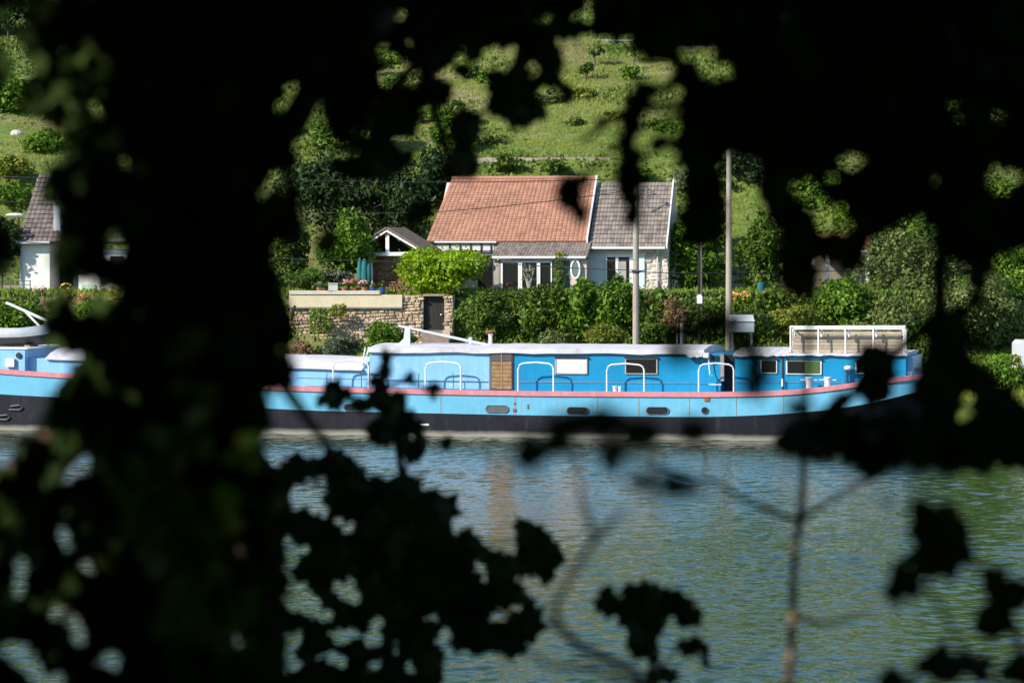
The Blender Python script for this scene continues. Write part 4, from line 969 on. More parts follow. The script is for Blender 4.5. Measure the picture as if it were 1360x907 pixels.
lbox(108, 126, 378, 392, .14, .19, 'shutter', paint('pale_green_board', (.45,.58,.45), .7, .1, 3)); lbox(146, 164, 340, 372, .14, .19, 'window', glass)
o = thing('terrace_railing', W(20,395,121), 'thin dark metal railing in front of the white house', 'railing'); mb = MB(); rm = paint('dark_rail', (.10,.10,.10), .6, .2, 3)
for y in (373, 378.5): mb.bar(W(-60,y,121), W(41,y,121), .018)
mb.build('rail_bar', rm, o); 
for px in (-56,-30,-8,14,40): MB().bar(W(px,372.5,121), W(px,402,121), .022).build('rail_post', rm, o)
potplant(52,402,9,10,14,120.8,terra,pinkf,'leggy plant in a terracotta pot before the white house wall',GREYG,pw=5.5)
potplant(88,400,8,9,16,120.6,terra,yelf,'yellow flowering plant in a pot before the shaded porch',YEL,pw=5)
potplant(111,410,9,9,10,120.4,terra,redf,'bright red flowers in a pot right of the shaded porch',pw=6)
potplant(151,405,9,11,18,120.4,terra,yelf,'yellow flowering plant seen through the ivy',YEL,pw=6)
B2 = Frame(-10, 137.5, R(4)); bh = B2.root('rear_house', 'house with brown roof half hidden behind the ivy trunk', 'house')
a, b_ = B2.at(318,258,-.3), B2.at(398,258,-.3); b_.z = a.z; c1, c2 = Vector((B2.u(402,2.8),2.8,B2.z(360,222,2.8))), Vector((B2.u(322,2.8),2.8,B2.z(360,222,2.8)))
tiled(B2, a, b_, c1, c2, 10, 16, paint('plum_brown_tiles', (.25,.17,.15), .9, .2, 2, island=.3), bh)
mb = MB(); mb.box(B2.u(320), B2.u(396), 0, 5, 7.2, a.z); mb.build('wall', whr, bh, local=True)
cr = paint('cream_stone', (.62,.55,.42), .9, .1, 3)
for px, y0, y1 in ((401.5,229,256),(411.5,262,280)):
    q_ = B2.at(px, y1, -.5); h = (y1-y0)*.0353; MB().lathe(q_, [(.14,0),(.14,h*.25),(.17,h*.28),(.15,h*.33),(.02,h)], 8).build('stone_finial', cr, bh, local=True)
    MB().box(q_.x-.16, q_.x+.16, -.66, -.34, 7.0, q_.z).build('pier', whr, bh, local=True)
SH = Frame(13.5, 127.0, R(3)); sh = SH.root('garden_house', 'small house with orange tiled roof and white porch posts in the right hand trees', 'house')
a, b_ = SH.at(1076,333,-.3), SH.at(1156,333,-.3); b_.z = a.z; zt = SH.z(1110,312,2.2)
tiled(SH, a, b_, Vector((b_.x+.1,2.2,zt)), Vector((a.x+.1,2.2,zt)), 8, 24, paint('orange_tiles', (.42,.17,.08), .9, .2, 2, island=.3), sh); tiled(SH, Vector((b_.x,4.6,b_.z)), Vector((a.x,4.6,a.z)), Vector((a.x+.1,2.2,zt)), Vector((b_.x+.1,2.2,zt)), 6, 12, MATS['orange_tiles'], sh, name='rear_roof')
MB().tube([SH.at(1076,334,-.35), SH.at(1156,334,-.35)], .05, 8).build('gutter', white2, sh, local=True)
for px in (1079, 1099, 1152):
    q1, q2 = SH.at(px, 335, -.2), SH.at(px, 405, -.2); mb = MB(); mb.box(q1.x-.08, q1.x+.08, -.28, -.12, q2.z-.6, q1.z); mb.build('porch_post', white2, sh, local=True)
mb = MB(); mb.box(SH.u(1040), SH.u(1152), .9, 4.3, 4.3, a.z-.05); mb.build('wall', paint('dim_stone_wall', (.28,.22,.17), .9, .2, 2), sh, local=True)
mb = MB(); SH.panel(mb, 1042, 381, 1090, 402, -.1, .3); mb.build('porch_wall', stone_l, sh, local=True)
mb = MB()
for q_ in ((1044,350,1062,352),(1044,376,1062,378),(1044,352.1,1046,375.9),(1060,352.1,1062,375.9)): SH.panel(mb, *q_, .86, .06)
o = mb.build('window', white2, sh, local=True); g = MB(); SH.panel(g, 1045, 351, 1061, 377, .885, .01); g.build('pane', glass, o, local=True)

# ================================================================ poles, wires, cabinet, van
concrete = paint('weathered_pole_wood', (.36,.31,.25), .85, .15, 2, dirt=(.25,.20,.15), streak=.4)
def pole(px, pyt, D, r0, r1, label, m_=concrete, extra=None):
    x = (px-CX)/F*D; g = float(tz(x, D)); b0 = Vector((x, D, g-.1)); t = W(px, pyt, D); o = thing('utility_pole', b0, label, 'utility pole')
    MB().tube([b0, b0.lerp(t, .5), t], [r0, (r0+r1)/2, r1], 12).build('shaft', m_, o); return o, t
p1, t1 = pole(844.6, 232, 110.5, .135, .10, 'weathered wooden utility pole standing before the annex hedge')
q_ = W(844.6, 361, 110.5); MB().lathe(q_, [(.13,-.05),(.15,-.04),(.15,.04),(.13,.05)], 12).build('bracket', dark, p1)
mb = MB(); mb.tube([q_+Vector((-.25,-.05,-.02)), q_+Vector((.1,-.16,.02)), q_+Vector((.32,-.05,.05))], .025, 6); mb.build('cable_clamp', dark, p1)
p2, t2 = pole(968, 196, 111, .14, .09, 'tall pale utility pole right of the annex, taller than the hedge pole')
p3, t3 = pole(928.5, 300, 112, .05, .05, 'thin dark twin pole with a white box left of the tall pale pole', paint('dark_pole', (.10,.085,.07), .8, .2, 4))
MB().tube([W(931.8,412,111.9), W(931.5,302,111.9)], .035, 8).build('conduit', MATS['dark_pole'], p3)
mb = MB(); c = W(929,398,111.8); mb.prism([c+Vector(p) for p in ((-.1,0,-.15),(.1,0,-.15),(.1,0,.12),(.05,0,.2),(-.05,0,.2),(-.1,0,.12))], (0,-.12,0)); mb.build('meter_box', white2, p3)
def cable(pts, label, r=.016):
    P_ = []
    for a, b_ in zip(pts[:-1], pts[1:]):
        for i in range(12):
            t = i/12; p = a.lerp(b_, t); p.z -= .25*4*t*(1-t)*min(1, (b_-a).length/25); P_.append(p)
    P_.append(pts[-1]); tag(MB().tube(P_, r, 5).build('overhead_cable', paint('cable_black', (.02,.02,.02), .6, .1, 3)), label, 'cable')
cable([W(-60,232,112), W(300,236,111), t1+Vector((0,0,-.15))], 'thin overhead cable crossing above the red roof to the wooden pole')
cable([W(-80,262,113), W(560,283,112), W(844,252,110.5)], 'overhead cable sagging across the middle of the red tiles')
cable([W(844,359,110.4), W(640,347,111), W(470,346,111), W(0,318,112)], 'low overhead cable crossing the lean-to and the shed')
cable([W(844,361,110.4), W(968,362,111), W(1300,350,112)], 'low overhead cable running right from the wooden pole')
cable([W(844,345,110.4), W(700,344,113), W(640,348,118)], 'short cable from the wooden pole to the lean-to gutter')
cable([t2+Vector((0,0,-.2)), W(1400,240,114)], 'overhead cable running right from the tall pale pole')
# cabinet
o = thing('utility_cabinet', W(986,460,109.5), 'pale grey blue metal cabinet standing beside the tall pole', 'cabinet'); cb = paint('cabinet_grey', (.36,.42,.47), .5, .08, 3)
a, b_ = W(970.5,441,109.5), W(1001.5,427,109.5); x = (a.x+b_.x)/2; g = float(tz(x, 109.5))
MB().box(a.x, b_.x, 109.5, 110.1, a.z, b_.z).build('body', cb, o); mb = MB(); mb.hexa([(a.x-.03,109.46,b_.z+.003),(b_.x+.03,109.46,b_.z+.003),(b_.x+.03,110.14,b_.z+.003),(a.x-.03,110.14,b_.z+.003)], [(a.x+.02,109.5,b_.z+.12),(b_.x-.02,109.5,b_.z+.12),(b_.x+.02,110.14,b_.z+.24),(a.x-.02,110.14,b_.z+.24)]); mb.build('lid', paint('cabinet_lid', (.55,.58,.60), .5, .08, 3), o)
for sx in (a.x+.08, b_.x-.08): MB().box(sx-.04, sx+.04, 109.75, 109.83, g-.1, a.z-.003).build('leg', met, o)
o = thing('vent_post', W(905,470,108.5), 'short pale grey pipe standing on the bank behind the cabin roof', 'pipe')
MB().tube([W(905.5,470,108.5), W(905.5,430,108.5)], .06, 8).build('pipe', cb, o); MB().tube([W(899.5,470,108.5), W(899.5,443,108.5), W(897,442,108.5)], .035, 8).build('side_pipe', cb, o)
# orange lilies by the small house
o = thing('orange_flowers', W(985,398,119.5), 'orange flowers blooming between the tall pole and the dark tree', 'flowers')
n = 60; a = RNG.uniform(974,996,n); b2 = RNG.uniform(386,398,n); P_ = np.stack([(a-CX)/F*119.5, RNG.uniform(119.2,119.8,n), CH+(HY-b2)/F*119.5], 1)
leaf_object('blossom', P_[:34], RNG.normal(0,.5,(34,3))+np.array([0,-1,.4]), np.full(34,.09), OVAL, orf, o); leaf_object('foliage', P_-np.array([0,0,.15]), RNG.normal(0,.6,(n,3))+np.array([0,-1,.3]), np.full(n,.22), DIAMOND, BRIGHT, o)
MB().tube([W(1011,398,121), W(1011,375,121)], .16, 10).build('barrel_body', teal, tag(thing('water_butt', W(1011,398,121), 'dark green water butt under the dark glossy tree', 'water butt')))
# white van just entering the frame at the right
VF = Frame(19.2, 112.5, 0); van = thing('parked_van', (VF.x0, VF.y0, 0), 'white van parked on the quay at the right edge, only its rear corner in frame', 'van')
u0 = VF.u(1354); g = 1.0; vw = paint('van_white', (.74,.74,.76), .25, .03, 2)
mb = MB(); prof = [(0,.32),(0,1.75),(.12,1.88),(3.1,1.9),(3.6,1.7),(4.2,1.12),(4.75,.95),(4.85,.7),(4.85,.32)]
mb.prism([(u0+x_, 0, g+z_) for x_, z_ in prof], (0,1.7,0)); mb.build('body', vw, van, local=True)
for xw in (.75, 3.9):
    for yv in (-.04, 1.54):
        o = MB().tube([(u0+xw,yv,g+.32),(u0+xw,yv+.2,g+.32)], .32, 20).build('wheel', dark, van, local=True); MB().tube([(u0+xw,yv-.02 if yv < 1 else yv+.2,g+.32),(u0+xw,yv if yv < 1 else yv+.22,g+.32)], .19, 16).build('rim', met, o, local=True)
mb = MB(); mb.prism([(u0+3.0,-.01,g+1.1),(u0+4.1,-.01,g+1.1),(u0+3.6,-.01,g+1.62),(u0+3.0,-.01,g+1.7)], (0,.02,0)); mb.build('side_window', glass, van, local=True)
MB().box(u0-.05, u0+.1, .01, 1.69, g+.28, g+.5).build('bumper', dark, van, local=True); MB().box(u0-.03, u0-.001, .06, .2, g+.9, g+1.3).build('tail_light', paint('tail_red', (.4,.02,.02), .3, .1, 3), van, local=True)

# ================================================================ near bank: shaded trees framing the view
random.seed(23); RNG = np.random.default_rng(23)
X0, Y0, CS = -60, -60, 4.0; NXC, NYC = 372, 258
cgx, cgy = np.meshgrid(X0+CS*(np.arange(NXC)+.5), Y0+CS*(np.arange(NYC)+.5))
def inpoly(poly, x, y):
    c = np.zeros(x.shape, bool); n = len(poly)
    for i in range(n):
        x1, y1 = poly[i]; x2, y2 = poly[(i+1) % n]
        if y1 == y2: continue
        k = ((y1 > y) != (y2 > y)) & (x < (x2-x1)*(y-y1)/(y2-y1)+x1); c ^= k
    return c
def E(x, y, rx, ry=None): return ('e', x, y, rx, ry or rx)
def mask(shapes, grow=0):
    m_ = np.zeros(cgx.shape, bool)
    for s_ in shapes:
        if s_[0] == 'e': m_ |= ((cgx-s_[1])/(s_[3]+grow))**2+((cgy-s_[2])/(s_[4]+grow))**2 < 1
        else: m_ |= inpoly(s_, cgx, cgy)
    return m_
HOLES = [
 # through the ivy clad tree
 E(129,88,16,11), E(131,140,12,14), E(162,218,12,10), E(155,332,10,17), [(104,368),(124,360),(130,380),(120,398),(104,392)], E(151,392,10,15), E(110,406,11,12), E(170,533,11,5),
 [(345,228),(375,228),(374,254),(352,254)], E(340,264,8), [(358,518),(375,514),(392,530),(398,548),(356,548)], [(362,320),(388,320),(392,365),(370,362)],
 [(90,596),(124,596),(118,622),(100,640),(84,625)], E(80,645,9,13), E(4,606,18,13), E(87,712,10,14), E(37,743,9), [(8,758),(22,740),(35,760),(32,788),(14,790)], E(32,801,7), E(112,750,9,10), E(138,766,8,11), E(78,814,13,9),
 [(84,808),(100,815),(108,835),(112,862),(102,862),(94,835)], [(0,846),(20,853),(46,864),(57,890),(62,912),(42,912),(28,885),(2,870)], E(148,875,15,14), E(80,901,9), E(316,730,9), E(343,707,8,10), E(310,846,15,13),
 # through the hanging crown
 [(502,112),(504,74),(525,70),(546,90),(563,84),(564,102),(552,113)], E(504,59,8), E(552,55,8,9), E(558,16,13,8), E(524,20,8), E(610,78,7), E(689,62,11,8), E(708,91,9), E(593,99,11,10), E(441,98,7,10), E(497,137,6,11), E(479,172,16,8), E(530,190,13,9), [(702,22),(720,13),(738,8),(738,26),(715,32)],
 [(383,112),(396,102),(404,120),(400,130),(428,125),(432,160),(444,185),(440,198),(460,190),(480,198),(480,206),(450,207),(436,204),(430,225),(445,226),(470,240),(510,240),(530,234),(548,213),(556,203),(575,205),(592,235),(576,262),(556,270),(545,262),(532,275),(534,300),(563,310),(563,345),(470,345),(440,300),(425,290),(420,330),(400,330),(398,260),(388,225),(400,212),(385,190),(366,165),(366,140)],
 [(634,42),(652,60),(677,75),(682,87),(656,89),(647,95),(647,135),(640,147),(615,141),(600,150),(585,165),(597,175),(599,200),(583,222),(574,203),(551,190),(551,180),(563,170),(555,150),(573,130),(580,148),(590,146),(599,139),(602,125),(609,106),(627,104),(631,85),(639,78),(643,65)],
 [(645,150),(655,156),(670,164),(690,173),(715,166),(736,158),(724,142),(713,130),(718,115),(735,118),(750,136),(762,146),(769,135),(756,110),(745,97),(751,85),(746,70),(736,56),(770,52),(832,50),(834,72),(848,76),(872,82),(874,97),(866,108),(845,112),(836,122),(848,128),(875,128),(895,116),(906,115),(902,135),(906,155),(905,176),(890,192),(872,186),(874,202),(862,214),(850,230),(900,238),(905,300),(895,330),(905,325),(940,330),(960,325),(965,400),(905,410),(890,330),(700,420),(560,400),(560,330),(585,262),(600,235),(632,240),(640,225),(634,200),(625,178),(638,186),(644,163)],
 [(756,25),(768,4),(784,2),(792,25),(770,30)], [(770,60),(832,53),(830,74),(770,74)], E(926,71,17,7), [(928,90),(940,80),(975,88),(977,108),(960,108),(935,100)],
 # through the right hand crown
 E(1040,15,7), E(1068,22,13,5), E(1050,163,7,13), E(1272,148,9,18), E(1327,155,9,12), [(1110,204),(1130,210),(1145,192),(1162,199),(1140,226),(1124,230)], E(1063,246,15,14), E(1103,236,10,6), E(1247,236,11,14), E(1332,236,24,18), E(1005,205,9), E(1168,278,6), E(1350,45,6), E(1357,5,8),
 [(960,200),(976,205),(990,215),(1002,202),(1010,216),(1006,240),(1000,255),(1020,270),(1010,285),(965,285)], [(1072,256),(1092,258),(1097,274),(1122,270),(1132,290),(1136,305),(1090,310),(1076,290)], [(1178,288),(1215,283),(1242,300),(1238,320),(1160,315)],
 E(1222,550,11,17), E(1287,527,7,12), E(1293,482,8,7), E(1281,553,8,10),
]
CLEAR = mask(HOLES, .5)
LEFT = [[(-60,-60),(500,-60),(500,40),(480,300),(440,340),(392,330),(362,320),(362,360),(385,400),(390,432),(384,470),(395,500),(389,532),(372,545),(352,570),(347,600),(355,620),(380,660),(380,960),(-60,960),(-60,618),(0,618),(25,600),(20,578),(45,580),(60,560),(72,530),(75,510),(97,495),(112,480),(110,466),(80,462),(58,465),(62,450),(60,420),(62,400),(75,385),(102,395),(90,370),(65,360),(68,345),(80,330),(80,300),(75,277),(52,270),(60,240),(70,225),(86,205),(92,190),(75,172),(60,165),(45,150),(22,140),(25,120),(45,108),(46,92),(30,62),(24,45),(45,15),(40,0),(10,0),(0,30),(-60,30)],
        [(-60,52),(0,55),(8,70),(16,100),(14,112),(-60,112)], [(-60,285),(0,288),(12,310),(22,330),(22,362),(-60,368)]]
MIDTOP = [[(340,-60),(900,-60),(900,30),(880,48),(830,50),(800,48),(745,50),(735,60),(752,85),(755,110),(770,135),(762,148),(750,140),(738,158),(715,166),(690,174),(668,165),(655,158),(643,160),(643,185),(632,205),(640,225),(630,238),(612,228),(604,240),(592,262),(583,290),(570,290),(552,300),(535,282),(545,262),(500,242),(470,244),(440,232),(430,300),(400,330),(360,310)]]
RIGHT = [[(835,-60),(1420,-60),(1420,335),(1345,322),(1330,330),(1312,360),(1306,400),(1285,410),(1280,440),(1300,490),(1345,525),(1365,545),(1420,560),(1420,615),(1362,628),(1345,602),(1312,634),(1298,607),(1270,628),(1240,622),(1234,612),(1182,612),(1162,636),(1147,634),(1140,606),(1062,602),(1030,592),(1022,575),(1065,562),(1098,558),(1106,535),(1110,514),(1122,518),(1126,546),(1148,562),(1180,556),(1206,538),(1214,512),(1224,500),(1232,470),(1228,432),(1262,410),(1290,392),(1282,352),(1248,340),(1240,310),(1215,300),(1150,302),(1146,350),(1128,364),(1105,350),(1086,322),(1086,366),(1080,396),(1042,392),(1030,342),(1042,302),(1010,278),(978,266),(975,200),(962,212),(960,320),(938,330),(908,324),(900,302),(914,262),(906,222),(904,110),(890,85),(872,76),(835,66)],
         [(1140,462),(1160,456),(1182,462),(1190,495),(1180,520),(1168,538),(1154,540),(1142,520),(1136,492)]]
SPOT = [[(784,230),(765,232),(746,243),(735,260),(752,268),(762,290),(776,302),(783,288),(771,272),(766,256),(772,246),(790,236)], [(824,205),(846,215),(846,260),(852,290),(846,305),(834,296),(829,265),(820,240)],
        [(835,118),(850,110),(870,118),(905,112),(904,122),(875,128),(856,136),(850,165),(838,195),(862,210),(850,222),(828,214),(826,185),(835,160),(846,148),(815,156),(788,172),(782,186),(775,180),(788,164),(810,150),(838,142)], E(875,190,12,10), E(843,160,10,14)]
BOT = [[(330,585),(345,600),(352,612),(362,622),(378,617),(394,602),(412,612),(440,598),(460,605),(482,622),(506,632),(520,640),(530,624),(546,622),(556,650),(590,655),(610,675),(620,702),(642,722),(650,738),(682,738),(689,746),(690,780),(710,800),(721,830),(706,852),(696,866),(680,868),(655,850),(642,873),(622,856),(596,870),(580,886),(575,960),(330,960)],
       [(671,692),(690,689),(716,697),(736,720),(753,745),(735,756),(728,776),(717,781),(714,760),(700,740),(688,716)], E(696,748,12,14)]
BOTH = [[(378,650),(395,640),(432,628),(434,650),(426,666),(400,664)], E(394,672,9), E(424,679,12,7), E(458,697,14,9), [(370,712),(387,714),(392,730),(410,724),(412,737),(394,742),(386,766),(372,766)], [(330,772),(375,780),(408,768),(416,780),(432,800),(446,818),(438,824),(400,812),(385,806),(360,802),(330,810)],
        [(440,775),(465,763),(484,798),(470,804),(448,786)], [(442,840),(470,830),(478,842),(460,852),(440,850)], [(343,840),(360,833),(367,848),(396,833),(402,846),(386,868),(404,888),(380,893),(348,880)], E(501,823,9), E(518,795,7,11), E(492,848,9,7), E(518,858,8,16), E(571,816,10,7), E(590,850,9,16), [(488,888),(493,873),(517,880),(505,897),(492,902)], E(546,885,9), E(605,700,6), E(608,693,7), E(636,752,9), E(659,781,6), E(643,774,5), E(686,804,7), E(661,818,13,8), E(552,690,5), E(540,735,5,8), E(427,815,8), E(430,873,9,7), E(450,878,8)]
SPRIG = [E(513,478,8,22), E(503,505,14,14), E(519,528,22,16), E(490,537,28,12), E(448,519,20,18), E(438,534,18,9), E(544,503,9,12), E(576,518,14,11), E(527,552,24,22), E(505,574,20,18), E(548,588,20,28), E(535,565,30,16), E(590,590,12,12)]
SPR2 = [[(788,803),(796,780),(812,776),(828,783),(848,778),(848,767),(862,770),(880,780),(900,783),(915,795),(940,825),(928,834),(905,833),(888,818),(875,835),(870,858),(880,868),(872,885),(862,878),(846,872),(838,878),(834,850),(838,828),(824,818),(808,824),(800,815)], E(918,856,26,11), E(938,876,8,12), E(880,896,24,14)]
LOW = [[(1216,682),(1238,672),(1262,670),(1277,690),(1287,725),(1278,748),(1266,764),(1236,758),(1222,742),(1214,715)], E(1205,760,19,17), E(1196,785,18,18), E(1326,772,20,16), E(1348,790,24,18), E(1320,826,20,22), E(1250,882,26,18), E(1295,885,26,16), E(1190,905,26,12), E(1355,888,22,18), E(1184,664,18,6)]
VEIL = [E(905,645,24,12), E(862,640,20,10), E(910,440,30,8), E(955,430,32,14), E(985,462,22,16), E(1005,500,14,28), E(1062,540,18,8), E(800,560,30,16), E(850,575,26,16), E(740,585,16,14), E(705,600,18,20), E(812,606,14,18), E(760,565,30,12), E(920,575,20,12), E(900,470,16,10)]

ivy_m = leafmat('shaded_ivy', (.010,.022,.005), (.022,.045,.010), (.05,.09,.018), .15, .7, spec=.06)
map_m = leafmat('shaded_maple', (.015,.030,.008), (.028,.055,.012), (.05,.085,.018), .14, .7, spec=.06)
yivy_m = leafmat('sunlit_ivy', (.03,.09,.006), (.07,.19,.010), (.22,.24,.02), .3, .45)  # brighter copy of the ivy colour, sunlight painted in
dbark = paint('dark_bark', (.085,.055,.035), .95, .4, 9, bump=.8)

def fill(shapes, holes, d0, d1, size, tmpl, passes, tol=.8, jit=.7, sizes=(1, .8, .62, .45), fit=1.0):
    """leaves of one plant: grown wherever its foliage hangs, several leaves deep, none across its gaps"""
    solid = mask(shapes); m_ = solid.copy()
    if holes is not None: m_ &= ~holes
    P_, NN, SS = [], [], []; cnt = np.zeros(m_.shape, int); out = tmpl[0][1:, :2]
    for p in range(passes):
        cells = np.argwhere(m_); RNG.shuffle(cells)
        for (j, i) in cells:
            if cnt[j, i] > p: continue
            x = X0+CS*(i+RNG.random()); y = Y0+CS*(j+RNG.random()); d = RNG.uniform(d0, d1)
            done = False
            for q in sizes:
                s_ = size*q*RNG.uniform(.8, 1.15)
                nrm = Vector((RNG.normal(0, jit), -1, RNG.normal(.25, jit*.8))).normalized(); up = Vector((RNG.normal(0, 1), RNG.normal(0, .3), RNG.normal(-.4, .8)))
                c = W(x, y, d); X_ = up.cross(nrm).normalized(); Y_ = nrm.cross(X_)
                q0 = np.concatenate([out[::2]*fit, out[1::3]*.62, out[::4]*.3, [[0, 0]]])
                ox = x+(q0[:, 0]*X_.x+q0[:, 1]*Y_.x)*s_*F/d; oy = y-(q0[:, 0]*X_.z+q0[:, 1]*Y_.z)*s_*F/d
                ii = ((ox-X0)/CS).astype(int); jj = ((oy-Y0)/CS).astype(int); okk = (ii >= 0) & (jj >= 0) & (ii < NXC) & (jj < NYC)
                ii = np.clip(ii, 0, NXC-1); jj = np.clip(jj, 0, NYC-1)
                frac = (solid[jj, ii] | ~okk).mean()
                if holes is not None and holes[jj, ii].sum() > 2: frac = 0
                if frac >= tol: done = True; break
            if not done: cnt[j, i] += 1; continue
            P_.append(c); NN.append(nrm); SS.append((s_, up)); rr = int(s_*.62*F/d/CS)+1
            a0, a1, b0_, b1_ = max(0, j-rr), j+rr+1, max(0, i-rr), i+rr+1
            jj, ii = np.ogrid[a0:min(a1, NYC), b0_:min(b1_, NXC)]; sub = (jj-j)**2+(ii-i)**2 <= (rr*.8)**2; cnt[a0:a1, b0_:b1_][sub] += 1
    return np.array([tuple(p) for p in P_]), np.array([tuple(p) for p in NN]), np.array([s_[0] for s_ in SS]), np.array([tuple(s_[1]) for s_ in SS])
def foliage(name, parent, mat_, tmpl, *a, **k):
    P_, NN, S_, U_ = fill(*a, tmpl=tmpl, **k); return leaf_object(name, P_, NN, S_, tmpl, mat_, parent, up=U_)
def base_of(px, d): x = (px-CX)/F*d; return Vector((x, d, float(tz(x, d))-.05))
def limb(parent, pts, rad, name='branch', m_=None, n=7, sway=.0):
    """pts: (px, py, depth)"""
    q_ = [W(*p) for p in pts]; s_ = []
    for a, b_ in zip(q_[:-1], q_[1:]):
        for t in (0, .33, .66): s_.append(a.lerp(b_, t)+Vector((random.uniform(-1,1), 0, random.uniform(-1,1)))*sway)
    s_.append(q_[-1]); r0, r1 = rad; k = len(s_)-1
    return MB().tube(s_, [r0+(r1-r0)*i/k for i in range(k+1)], n).build(name, m_ or dbark, parent, smooth=True)

# 1  ivy clad tree
IT = thing('ivy_clad_tree', base_of(225, 3.9), 'dark tree trunk thick with ivy filling the left of the picture', 'tree')
gb_ = base_of(225, 3.9); pts = [gb_, W(245,907,3.9), W(240,760,3.9), W(248,600,3.92), W(240,420,3.95), W(235,200,4.0), W(225,-20,4.05), W(190,-420,4.1), W(230,-1500,4.2), W(200,-2600,4.2)]
MB().tube(pts, [.13,.075,.062,.055,.052,.050,.05,.05,.05,.03], 16).build('trunk', paint('trunk_bark', (.17,.115,.07), .95, .35, 7, bump=.8), IT, smooth=True)
limb(IT, [(-90,900,3.6),(-10,740,3.6),(36,640,3.65),(85,585,3.7),(150,545,3.8),(215,420,3.95)], (.040,.022), sway=.004, m_=paint('brown_limb', (.16,.085,.05), .95, .3, 7, bump=.8))
limb(IT, [(225,420,3.95),(320,250,3.9),(420,110,4.0),(520,20,4.2)], (.035,.012), sway=.006); limb(IT, [(215,230,4.0),(120,90,3.9),(30,-20,3.9)], (.03,.012), sway=.006)
limb(IT, [(240,520,3.9),(330,480,3.7),(372,505,3.7),(400,545,3.8),(445,605,4.0)], (.012,.006), 'twig'); limb(IT, [(215,640,3.9),(300,700,3.7),(340,770,3.7)], (.010,.004), 'twig'); limb(IT, [(215,700,3.9),(120,780,3.7),(60,850,3.7)], (.012,.004), 'twig')
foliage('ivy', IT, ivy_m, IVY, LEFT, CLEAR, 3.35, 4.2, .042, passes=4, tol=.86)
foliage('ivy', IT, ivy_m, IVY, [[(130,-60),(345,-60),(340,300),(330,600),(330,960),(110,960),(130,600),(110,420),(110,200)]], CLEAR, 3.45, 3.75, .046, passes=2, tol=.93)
# 2  crown hanging into the top middle
MT = thing('overhanging_maple', Vector((-2.7, 5.4, float(tz(-2.7, 5.4))-.05)), 'shaded maple whose drooping leaves hang into the top centre of the view', 'tree')
MB().tube([MT.location, Vector((-2.6,5.4,6)), Vector((-2.4,5.2,8.4)), Vector((-2.0,5.0,11))], [.2,.16,.13,.06], 12).build('trunk', dbark, MT, smooth=True)
MB().tube([Vector((-2.4,5.2,8.4)), Vector((-1.2,5.3,8.3)), W(500,-180,5.4), W(700,-60,5.4)], [.08,.05,.03,.015], 8).build('branch', dbark, MT)
limb(MT, [(500,-180,5.4),(540,-20,5.3),(560,80,5.3),(590,190,5.4),(600,235,5.4)], (.018,.004), 'twig', sway=.004); limb(MT, [(700,-60,5.4),(690,60,5.3),(680,130,5.3)], (.014,.004), 'twig', sway=.004); limb(MT, [(560,80,5.3),(480,170,5.2),(450,240,5.3)], (.010,.003), 'twig', sway=.004)
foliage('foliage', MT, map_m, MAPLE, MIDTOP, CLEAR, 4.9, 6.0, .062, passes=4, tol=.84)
# 3  crown from the right
RT = thing('overhanging_tree', Vector((2.6, 3.6, float(tz(2.6, 3.6))-.05)), 'large shaded tree whose dark leaves fill the top right of the view', 'tree')
MB().tube([RT.location, Vector((2.55,3.6,6.2)), Vector((2.4,3.7,8.6)), Vector((2.1,3.7,12))], [.22,.18,.14,.06], 12).build('trunk', dbark, RT, smooth=True)
MB().tube([Vector((2.4,3.7,7.9)), Vector((1.6,3.8,7.6)), W(1300,-160,4.0), W(1100,-60,4.0)], [.08,.05,.03,.015], 8).build('branch', dbark, RT)
limb(RT, [(1300,-160,4.0),(1220,60,4.0),(1100,120,4.0),(960,130,4.0),(840,145,3.9),(770,190,3.8)], (.018,.003), 'twig', sway=.004); limb(RT, [(1220,60,4.0),(1260,250,4.0),(1245,420,4.0),(1230,560,4.0),(1150,610,4.0)], (.016,.004), 'twig', sway=.004)
limb(RT, [(1260,250,4.0),(1120,330,4.0),(1060,380,3.9)], (.01,.003), 'twig', sway=.003); limb(RT, [(1245,420,4.0),(1180,480,4.0),(1070,590,3.9)], (.01,.004), 'twig', sway=.003); limb(RT, [(840,145,3.9),(832,220,3.9),(842,300,3.9)], (.004,.002), 'twig'); limb(RT, [(960,130,4.0),(830,180,3.9),(775,235,3.9)], (.005,.002), 'twig')
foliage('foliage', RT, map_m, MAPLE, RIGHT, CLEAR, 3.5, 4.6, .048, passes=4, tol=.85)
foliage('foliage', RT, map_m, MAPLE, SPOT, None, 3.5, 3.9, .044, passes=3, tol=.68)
foliage('foliage', RT, map_m, OVAL, VEIL, None, 2.1, 2.6, .011, passes=2, tol=.5, fit=.8)
# 4  maple sapling at the bottom
BM = thing('maple_sapling', base_of(500, 6.4), 'leafy maple sapling rising across the bottom centre of the view', 'tree')
b0 = BM.location; MB().tube([b0, W(520,1400,6.5), W(510,950,6.4), W(520,780,6.4), W(535,640,6.4), W(522,550,6.4), W(505,500,6.4), W(512,478,6.4), W(530,466,6.4)], [.03,.025,.018,.012,.009,.007,.006,.004,.003], 8).build('trunk', dbark, BM)
for p in ([(520,780,6.4),(600,740,6.3),(680,715,6.3)], [(520,780,6.4),(640,800,6.4),(700,835,6.4)], [(510,900,6.4),(420,840,6.4),(350,790,6.4)], [(535,640,6.4),(450,650,6.4),(380,640,6.4)], [(522,550,6.4),(490,535,6.4),(440,530,6.4)], [(505,512,6.4),(545,508,6.4),(578,520,6.4)], [(530,640,6.4),(548,600,6.4)]): limb(BM, p, (.006,.002), 'twig', sway=.003)
BH = mask(BOTH, 1)
foliage('foliage', BM, map_m, MAPLE, BOT, BH, 5.9, 7.0, .058, passes=4, tol=.84)
